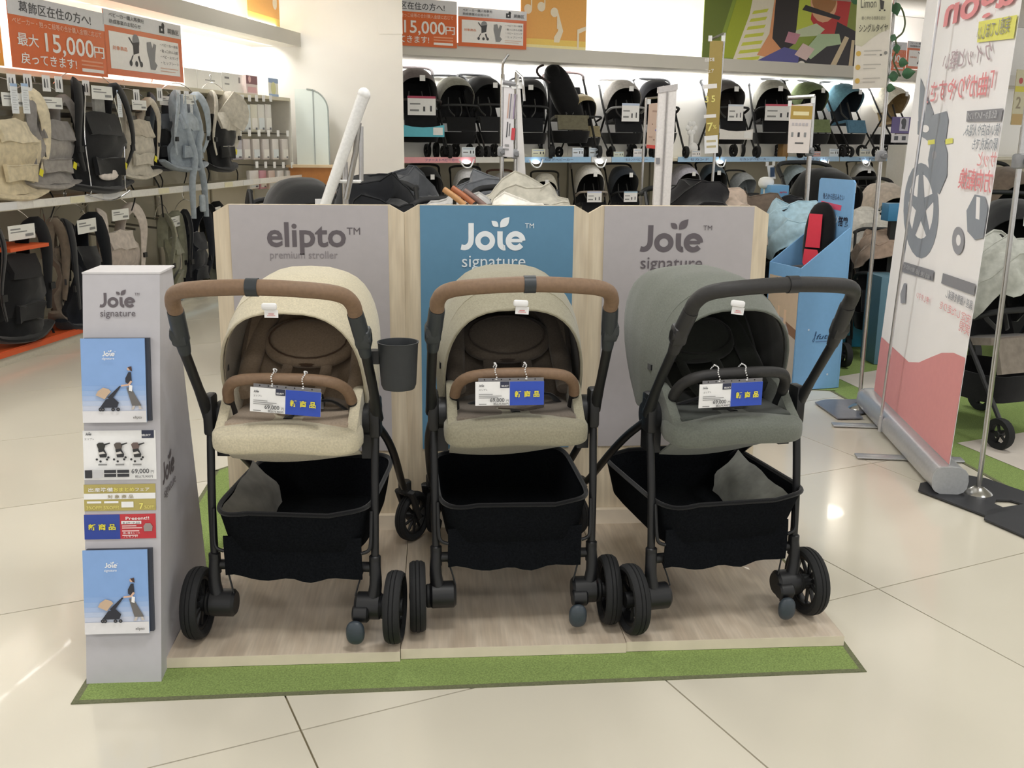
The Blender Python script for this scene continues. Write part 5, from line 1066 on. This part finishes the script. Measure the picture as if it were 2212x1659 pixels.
# ------------------------------------------------------------------ chrome sign poles
POLE = metalm('bdbbb8', .22); PLATE = mat('8b8e9a', .35, .4, 'steel', .05, 30)
def puzzle(t, r=.17, m=PLATE):
    """flat metal foot with notches and tongues"""
    pts = [(-r, -r), (-.3 * r, -r), (-.25 * r, -.6 * r), (0, -.45 * r), (.25 * r, -.6 * r), (.3 * r, -r), (r, -r), (r, .6 * r), (.75 * r, r), (-.6 * r, r), (-r, .7 * r)]
    MB().prism([V((x, y, 0)) for x, y in pts], (0, 0, .006), m).build('foot_plate', t); MB().lathe([(.05, .006), (.045, .012), (.02, .028), (.012, .03)], (0, 0, 0), (0, 0, 1), POLE, 20, True).build('collar', t)
def pole(name, lab, base, top, r=.0095, rz=0, joint=None, arm=None, foot=True, group='chrome sign poles', platem=PLATE, pr=.17):
    t = thing(name, lab, 'sign pole', base, rz, group); iv = Matrix.Rotation(-rz, 3, 'Z'); tp = iv @ (V(top) - V(base))
    MB().tube([(0, 0, .02), tp], r, POLE, 10).build('pole', t)
    if foot: puzzle(t, pr, platem)
    if joint is not None: q = tp * (joint / tp.z); b = rbox(q, (.045, .04, .05), plast('8e8f92', .4), .01); b.build('height_clamp', t); MB().cyl(q + V((0, -.02, 0)), q + V((0, -.05, 0)), .012, plast('77787b', .4), 12).build('clamp_knob', t)
    if arm: d = iv @ V(arm); MB().tube([tp - V((0, 0, .02)), tp, tp + d * .1, tp + d], r * .9, POLE, 8, 3).build('arm', t)
    return t
b1 = atZ(1855, 884, .006); tpx = atY(1932, 0, b1.y + .02); tpx = b1 + (tpx - b1) * (2.35 / tpx.z)
pole('sign_pole', 'thin chrome pole with puzzle shaped foot left of the large banner', b1, tpx, joint=atY(1912, 340, b1.y).z)
b2 = atZ(2112, 1068, .006); pole('sign_pole', 'chrome pole with dark puzzle shaped foot right of the large banner', b2, b2 + (atY(2203, 350, b2.y) - b2) * 1.6, joint=atY(2192, 352, b2.y).z, rz=.4, platem=mat('3a3b3f', .5, .3, 'steel'))
b3 = V((2.12, .72, .006)); t = pole('sign_pole', 'nearest dark puzzle shaped foot of a pole cut by the right picture edge', V((2.17, .76, .006)), (2.24, .76, 2.0), rz=.3, platem=mat('3a3b3f', .5, .3, 'steel'), pr=.2)
def px_pole(lab, u0, v0, u1, v1, y, **k):
    a = atY(u0, v0, y); c_ = atY(u1, v1, y); d = (c_ - a) / (c_.z - a.z); ft = a - d * (a.z - .006); return pole('sign_pole', lab, ft, c_, **k), c_, ft
px_pole('left chrome pole of the pair above the blue panel', 1083, 440, 1086, 160, 2.9, joint=atY(1083, 330, 2.9).z, foot=True, pr=.1, r=.011)
px_pole('right chrome pole of the pair above the blue panel', 1113, 440, 1117, 160, 2.9, joint=atY(1113, 335, 2.9).z, pr=.1, r=.011)
px_pole('thin grey pole with framed red edged sign left of the white banner edge', 1384, 440, 1396, 213, 4.2, r=.008, arm=(.09, 0, .01), pr=.1)
px_pole('thin chrome pole carrying the long gold sign', 1535, 440, 1565, 72, 3.6, r=.008, arm=(-.09, 0, -.04), pr=.1)
px_pole('grey pole with rounded arm carrying the gold headed sign', 1738, 492, 1757, 208, 3.6, r=.014, joint=atY(1749, 330, 3.6).z, arm=(-.15, 0, -.01), pr=.1)
def hang(name, lab, pts, y, m, fn=None, th=.003):
    P_ = [atY(u, v, y) for u, v in pts]; o = P_[3]
    t = thing(name, lab, 'sign', o, 0); w = (P_[2] - P_[3]).length; h = (P_[0] - P_[3]).length; ax = (P_[2] - P_[3]).normalized(); up = (P_[0] - P_[3]); up = (up - ax * up.dot(ax)).normalized()
    MB().prism([V((0, 0, 0)), P_[2] - o, P_[1] - o, P_[0] - o], (0, th, 0), m).build('board', t)
    P = Print(t, fmat((0, -.0002, 0), ax, up), w, h)
    if fn: fn(P)
    P.done(); c_ = P_[0] - o
    for q in (P_[0] - o, P_[1] - o): MB().box(q + V((.0, 0, .012)), (.02, .006, .03), plast('f2f2f2', .3)).build('clip', t)
    return t
def f_gold(P):
    P.rect(0, 0, 1, .16, WHITE); P.rect(0, .58, 1, .62, WT); P.rect(0, .32, .9, .35, WT); P.text('3', .08, .46, .08, paper('efe588'), .02); P.text('5', .55, .46, .08, paper('efe588'), .02); P.text('7', .2, .2, .11, paper('efe588'), .02); P.text('%', .65, .22, .05, paper('efe588'), .01)
    P.text('出産準備', .12, .82, .035, WT, .01, fit=.7); P.text('フェア', .15, .72, .04, WT, .01, fit=.6); P.rect(.15, .1, .85, .12, paper('c9bb90')); P.rect(.15, .05, .85, .07, paper('c9bb90'))
hang('hanging_sign', 'long gold sale sign with pointed look reading 3 5 7 on the thin chrome pole', [(1534, 88), (1562, 88), (1551, 330), (1522, 332)], 3.56, paper('a8924f'), f_gold)
def f_red(P): P.rect(0, 0, 1, .08, paper('e0574f')); P.rect(.2, .82, .8, .86, paper('b99a8a')); P.circ(.75, .5, .14, paper('e0643c')); P.circ(.85, .42, .1, paper('5aa05a')); P.circ(.65, .42, .08, paper('6a6ac0')); P.circ(.3, .55, .04, paper('6a4a3a')); P.circ(.55, .2, .05, paper('6a4a3a')); P.rect(.1, .25, .4, .27, paper('b99a8a'))
hang('hanging_sign', 'pinkish sign with colourful parrot like shape left of the white banner edge', [(1402, 224), (1426, 222), (1422, 322), (1396, 320)], 4.15, paper('dcc0ae'), f_red)
def f_wg(P):
    P.rect(0, .72, 1, 1, paper('b39445')); P.rect(.12, .8, .85, .88, paper('e9dcae'));
    for i in range(3): P.rect(.1 + .3 * i, .34, .2 + .3 * i, .44, DK if i == 1 else GR)
    for i in range(5): P.rect(.1 + .16 * i, .58, .2 + .16 * i, .64, paper('bdb6b9'))
    P.rect(.3, .2, .7, .225, DK)
hang('hanging_sign', 'gold headed white information sign hanging on the rounded grey arm', [(1706, 228), (1756, 222), (1747, 331), (1701, 330)], 3.55, paper('e3d8d2'), f_wg)
def f_lim(P):
    P.poly([(0, .45), (.2, .43), (.45, .5), (.7, .56), (1, .6), (1, 1), (0, 1)], paper('cdcbb0')); P.text('Limon', .1, .82, .13, paper('5b5a50'), 0, fit=.45); P.text('軽く押せる快適な走行', .15, .7, .04, paper('77766a'), 0, fit=.7); P.text('シングルタイヤ', .08, .58, .09, paper('45443c'), .006, fit=.85)
    for y in (.36, .22, .08): P.circ(.12, y, .075, paper('d6b35c')); P.rect(.28, y + .02, .8, y + .03, paper('bdb9b0')); P.rect(.28, y - .02, .65, y - .01, paper('bdb9b0'))
    k = paper('3a3a38'); P.circ(.72, .93, .06, k); P.poly([(.66, .9), (.8, .88), (.78, .8), (.7, .8)], k); P.circ(.68, .79, .025, k); P.circ(.82, .79, .025, k); P.circ(.92, .36, .05, paper('8a8a86')); P.circ(.78, .34, .03, paper('6a6a66'))
hang('hanging_sign', 'cream and khaki hanging sign with Japanese print and black stroller drawing', [(1857, -22), (1930, -26), (1914, 190), (1842, 192)], 2.2, paper('e2ddd2'), f_lim)
# white banner seen edge on, leaflet pack between the chrome poles
t = thing('white_banner', 'narrow white banner with grey seams standing behind the right stand', 'banner', (0, 0, 0)); y = 3.0; q = [atY(1424, 201, y), atY(1462, 194, y), atY(1447, 450, y), atY(1411, 450, y)]
dl = (q[3] - q[0]) / (q[0].z - q[3].z); dr = (q[2] - q[1]) / (q[1].z - q[2].z); fl_ = q[0] + dl * (q[0].z - .003); fr_ = q[1] + dr * (q[1].z - .003)
MB().prism([fl_, fr_, q[1], q[0]], (0, .03, 0), plast('e6e2e0', .4)).build('panel', t); MB().prism([q[0] + V((-.004, -.004, 0)), q[1] + V((.004, -.004, 0)), q[1] + V((.004, -.004, .03)), q[0] + V((-.004, -.004, .03))], (0, .04, 0), plast('c3bfbf', .4)).build('top_cap', t)
for f in (.42, .5): a = q[0].lerp(q[1], f); c_ = fl_.lerp(fr_, f); MB().tube([a + V((0, -.002, 0)), c_ + V((0, -.002, 0))], .003, plast('b3afae', .4), 6).build('seam', t)
p = q[0].lerp(q[1], .3) + V((-.02, -.004, -.34)); MB().box(p, (.02, .006, .03), plast('8a8a8e')).build('latch', t)
def f_leaf(P):
    for i, c_ in enumerate(('b99a8c', '77747c', 'b9b2b6', '8f7f98', 'a09a9c')): P.rect(.08 + .18 * i, .55, .2 + .18 * i, .9, paper(c_))
    P.rect(.15, .28, .25, .5, DK); P.rect(.38, .3, .46, .48, DK); P.rect(.62, .25, .95, .42, paper('c04048')); P.rect(.1, .15, .5, .18, GR); P.rect(.1, .1, .5, .12, GR)
hang('leaflet_sheet', 'grey printed leaflet sheet hanging between the paired chrome poles', [(1088, 186), (1111, 190), (1109, 340), (1086, 338)], 2.88, paper('d3d0d2', .2), f_leaf)
hang('leaflet_sheet', 'clear glossy leaflet sheet flaring down right of the paired chrome poles', [(1117, 182), (1124, 190), (1136, 385), (1118, 392)], 2.88, paper('d2cfcd', .1), None)
a = atY(1086, 178, 2.88); b_ = atY(1114, 182, 2.88); t = thing('leaflet_holder', 'chrome clamp holder joining the tops of the paired poles', 'holder', a); d = b_ - a
MB().tube([(0, 0, 0), d], .012, plast('88888c', .3), 8).build('cross_bar', t); MB().tube([(0, -.0, .02), (0, -.02, .09), (.025, -.02, .13)], .007, POLE, 6, 3).build('hook', t); MB().tube([d + V((0, 0, .0)), d + V((.0, -.02, .06)), d + V((.03, -.04, .03)), d + V((.04, -.04, -.08))], .007, POLE, 6).build('hook', t)
# ivy garland on the left chrome pole
GRN = mat('2f5a38', .5, 0, 'leaf', .3, 30); t = thing('ivy_garland', 'artificial ivy with green leaves twined on the pole by the cream hanging sign', 'garland', (0, 0, 0)); yy = b1.y - .03
vp = [atY(u, v, yy) for u, v in ((1920, -10), (1925, 20), (1945, 15), (1955, 45), (1950, 70), (1935, 85), (1938, 105), (1930, 130), (1940, 155), (1945, 165))]
MB().tube(vp, .004, mat('4d5a3c', .7, 0, 'stem'), 6, 4).build('stem', t)
for i, (u, v, s_, a) in enumerate(((1852, -2, 14, .2), (1922, 8, 10, .5), (1937, 20, 14, 1.2), (1930, 82, 9, 2.0), (1938, 106, 10, 1.4), (1952, 135, 13, .1), (1930, 165, 14, 3.0), (1963, 158, 15, -.2), (1925, 190, 12, .1))):
    c_ = atY(u, v, yy - .01); R_ = s_ / 2200 * 4.6; rows = []
    for k in range(7): f = k / 6; wd = R_ * .75 * math.sin(PI * min(1, f * 1.05)) ** .8 * (1.25 - .5 * f); rows.append([V(((f - .5) * 2 * R_, .25 * abs(s2) * wd, s2 * wd)) for s2 in (-1, -.5, 0, .5, 1)])
    Rm = Matrix.Rotation(a, 3, 'Y') @ Matrix.Rotation(.3 * ((i % 3) - 1), 3, 'Z'); MB().sheet([[c_ + Rm @ p_ for p_ in r_] for r_ in rows], GRN, .002).build('leaf', t)
c_ = atY(1913, 2, yy); t2_ = thing('red_ornament', 'round red ornament beside the top of the cream hanging sign', 'ornament', c_); MB().ell((0, 0, .0), (.03, .02, .028), paper('d9534a'), 1, 16, 10).build('ball', t2_)
# boxes and small signs around the blue display
a = atY(1665, 400, 4.4); c_ = atY(1705, 428, 4.4)
t = thing('blue_carton', 'light blue carton with red print on a stand behind the right stand', 'box', (a.x, 4.4, 0), .1); w = c_.x - a.x
rbox((w / 2, .08, (a.z + c_.z) / 2), (w, .16, a.z - c_.z), paper('6fa8d6'), .004).build('carton', t); MB().box((w / 2, .08, c_.z / 2), (.05, .05, c_.z), SHELFM).build('stand', t)
P = Print(t, fmat((0, -.0008, c_.z), (1, 0, 0), (0, 0, 1)), w, a.z - c_.z); P.text('aprica', .5, .4, .2, paper('c8404c'), .02, fit=.38); P.done()
a = atY(1655, 395, 4.5); t = thing('white_device', 'small white round device beside the blue carton', 'device', (a.x, 4.5, a.z)); MB().ell((0, 0, 0), (.05, .05, .04), WHITE, .8).build('body', t); MB().cyl((0, 0, -.03), (0, 0, -a.z), .015, SHELFM, 8).build('stand', t)
hang('phone_sign', 'small white framed blue screen sign above the blue carton', [(1657, 358), (1671, 357), (1676, 386), (1661, 387)], 5.0, paper('f0f2f6'), lambda P: P.rect(.18, .15, .82, .85, paper('3a5478')))
a = atY(1921, 440, 3.6); c_ = atY(1956, 478, 3.6); t = thing('teal_box', 'small teal blue box between pale strollers and the large banner', 'box', (a.x, 3.6, 0)); rbox(((c_.x - a.x) / 2, .05, (a.z + c_.z) / 2), (c_.x - a.x, .1, a.z - c_.z), paper('3a7ba4'), .003).build('carton', t); MB().box(((c_.x - a.x) / 2, .05, c_.z / 2), (.04, .04, c_.z), BLK).build('stand', t)
a = atY(1905, 600, 3.25); c_ = atY(1940, 720, 3.25); t = thing('grey_blue_box', 'tall grey blue box standing behind the chrome pole', 'box', (a.x, 3.25, .005)); rbox(((c_.x - a.x) / 2, .1, (a.z) / 2), (c_.x - a.x, .2, a.z), paper('5b7f90'), .003).build('carton', t); 
t = thing('teal_mat_box', 'low turquoise box on the green mat beside the black wheel', 'box', (2.55, 3.9, .006)); rbox((0, 0, .09), (.5, .3, .18), paper('2f86a6'), .004).build('carton', t)
# wheels of a black stroller near the display edge are part of the strollers; far poster and white bin under the right end of the back shelf
t, P = bpan('purple_poster', 'purple poster with black stroller drawing at the right end of the back shelf', 'poster', 1925, 1980, 252, 288, paper('6a5a96'), -.04); P.rect(.3, .15, .65, .95, paper('d6d3e2')); P.circ(.45, .7, .1, DK); P.poly([(.4, .6), (.55, .6), (.52, .25), (.38, .3)], DK); P.done()
t, P = bpan('picture_card', 'white card with small dark seat pictures below the purple poster', 'poster', 1925, 1980, 290, 308, paper('e9e6e8'), -.04)
for x in (.1, .4, .7): P.rect(x, .3, x + .15, .8, DK)
P.done()
x, z = bx(1955, 375, -.4); t = thing('white_bin', 'plain white box below the shelf at the right end', 'box', bw(x, -.4, 0), BANG); _, z2 = bx(1955, 313, -.4); rbox((0, 0, z2 / 2), (.42, .3, z2), SHELFM, .01).build('body', t)
x, z = bx(2190, 210, -1.2); t = thing('gold_notice', 'gold and white notice with a red spot at the right picture edge', 'notice', bw(x, -1.2, .0), BANG); MB().box((.25, 0, z), (.5, .01, .7), paper('e6dfb9')).build('board', t); MB().box((.25, .0, z / 2 - .2), (.03, .03, z - .35), SHELFM).build('post', t)
P = Print(t, fmat((0, -.006, z - .35), (1, 0, 0), (0, 0, 1)), .5, .7); P.rect(0, 0, 1, .2, paper('d3b16a')); P.text('2', .1, .3, .3, paper('a89a7a'), .01); P.circ(.2, .8, .08, paper('d2504a')); P.rect(0, .6, 1, .7, YEL); P.done()
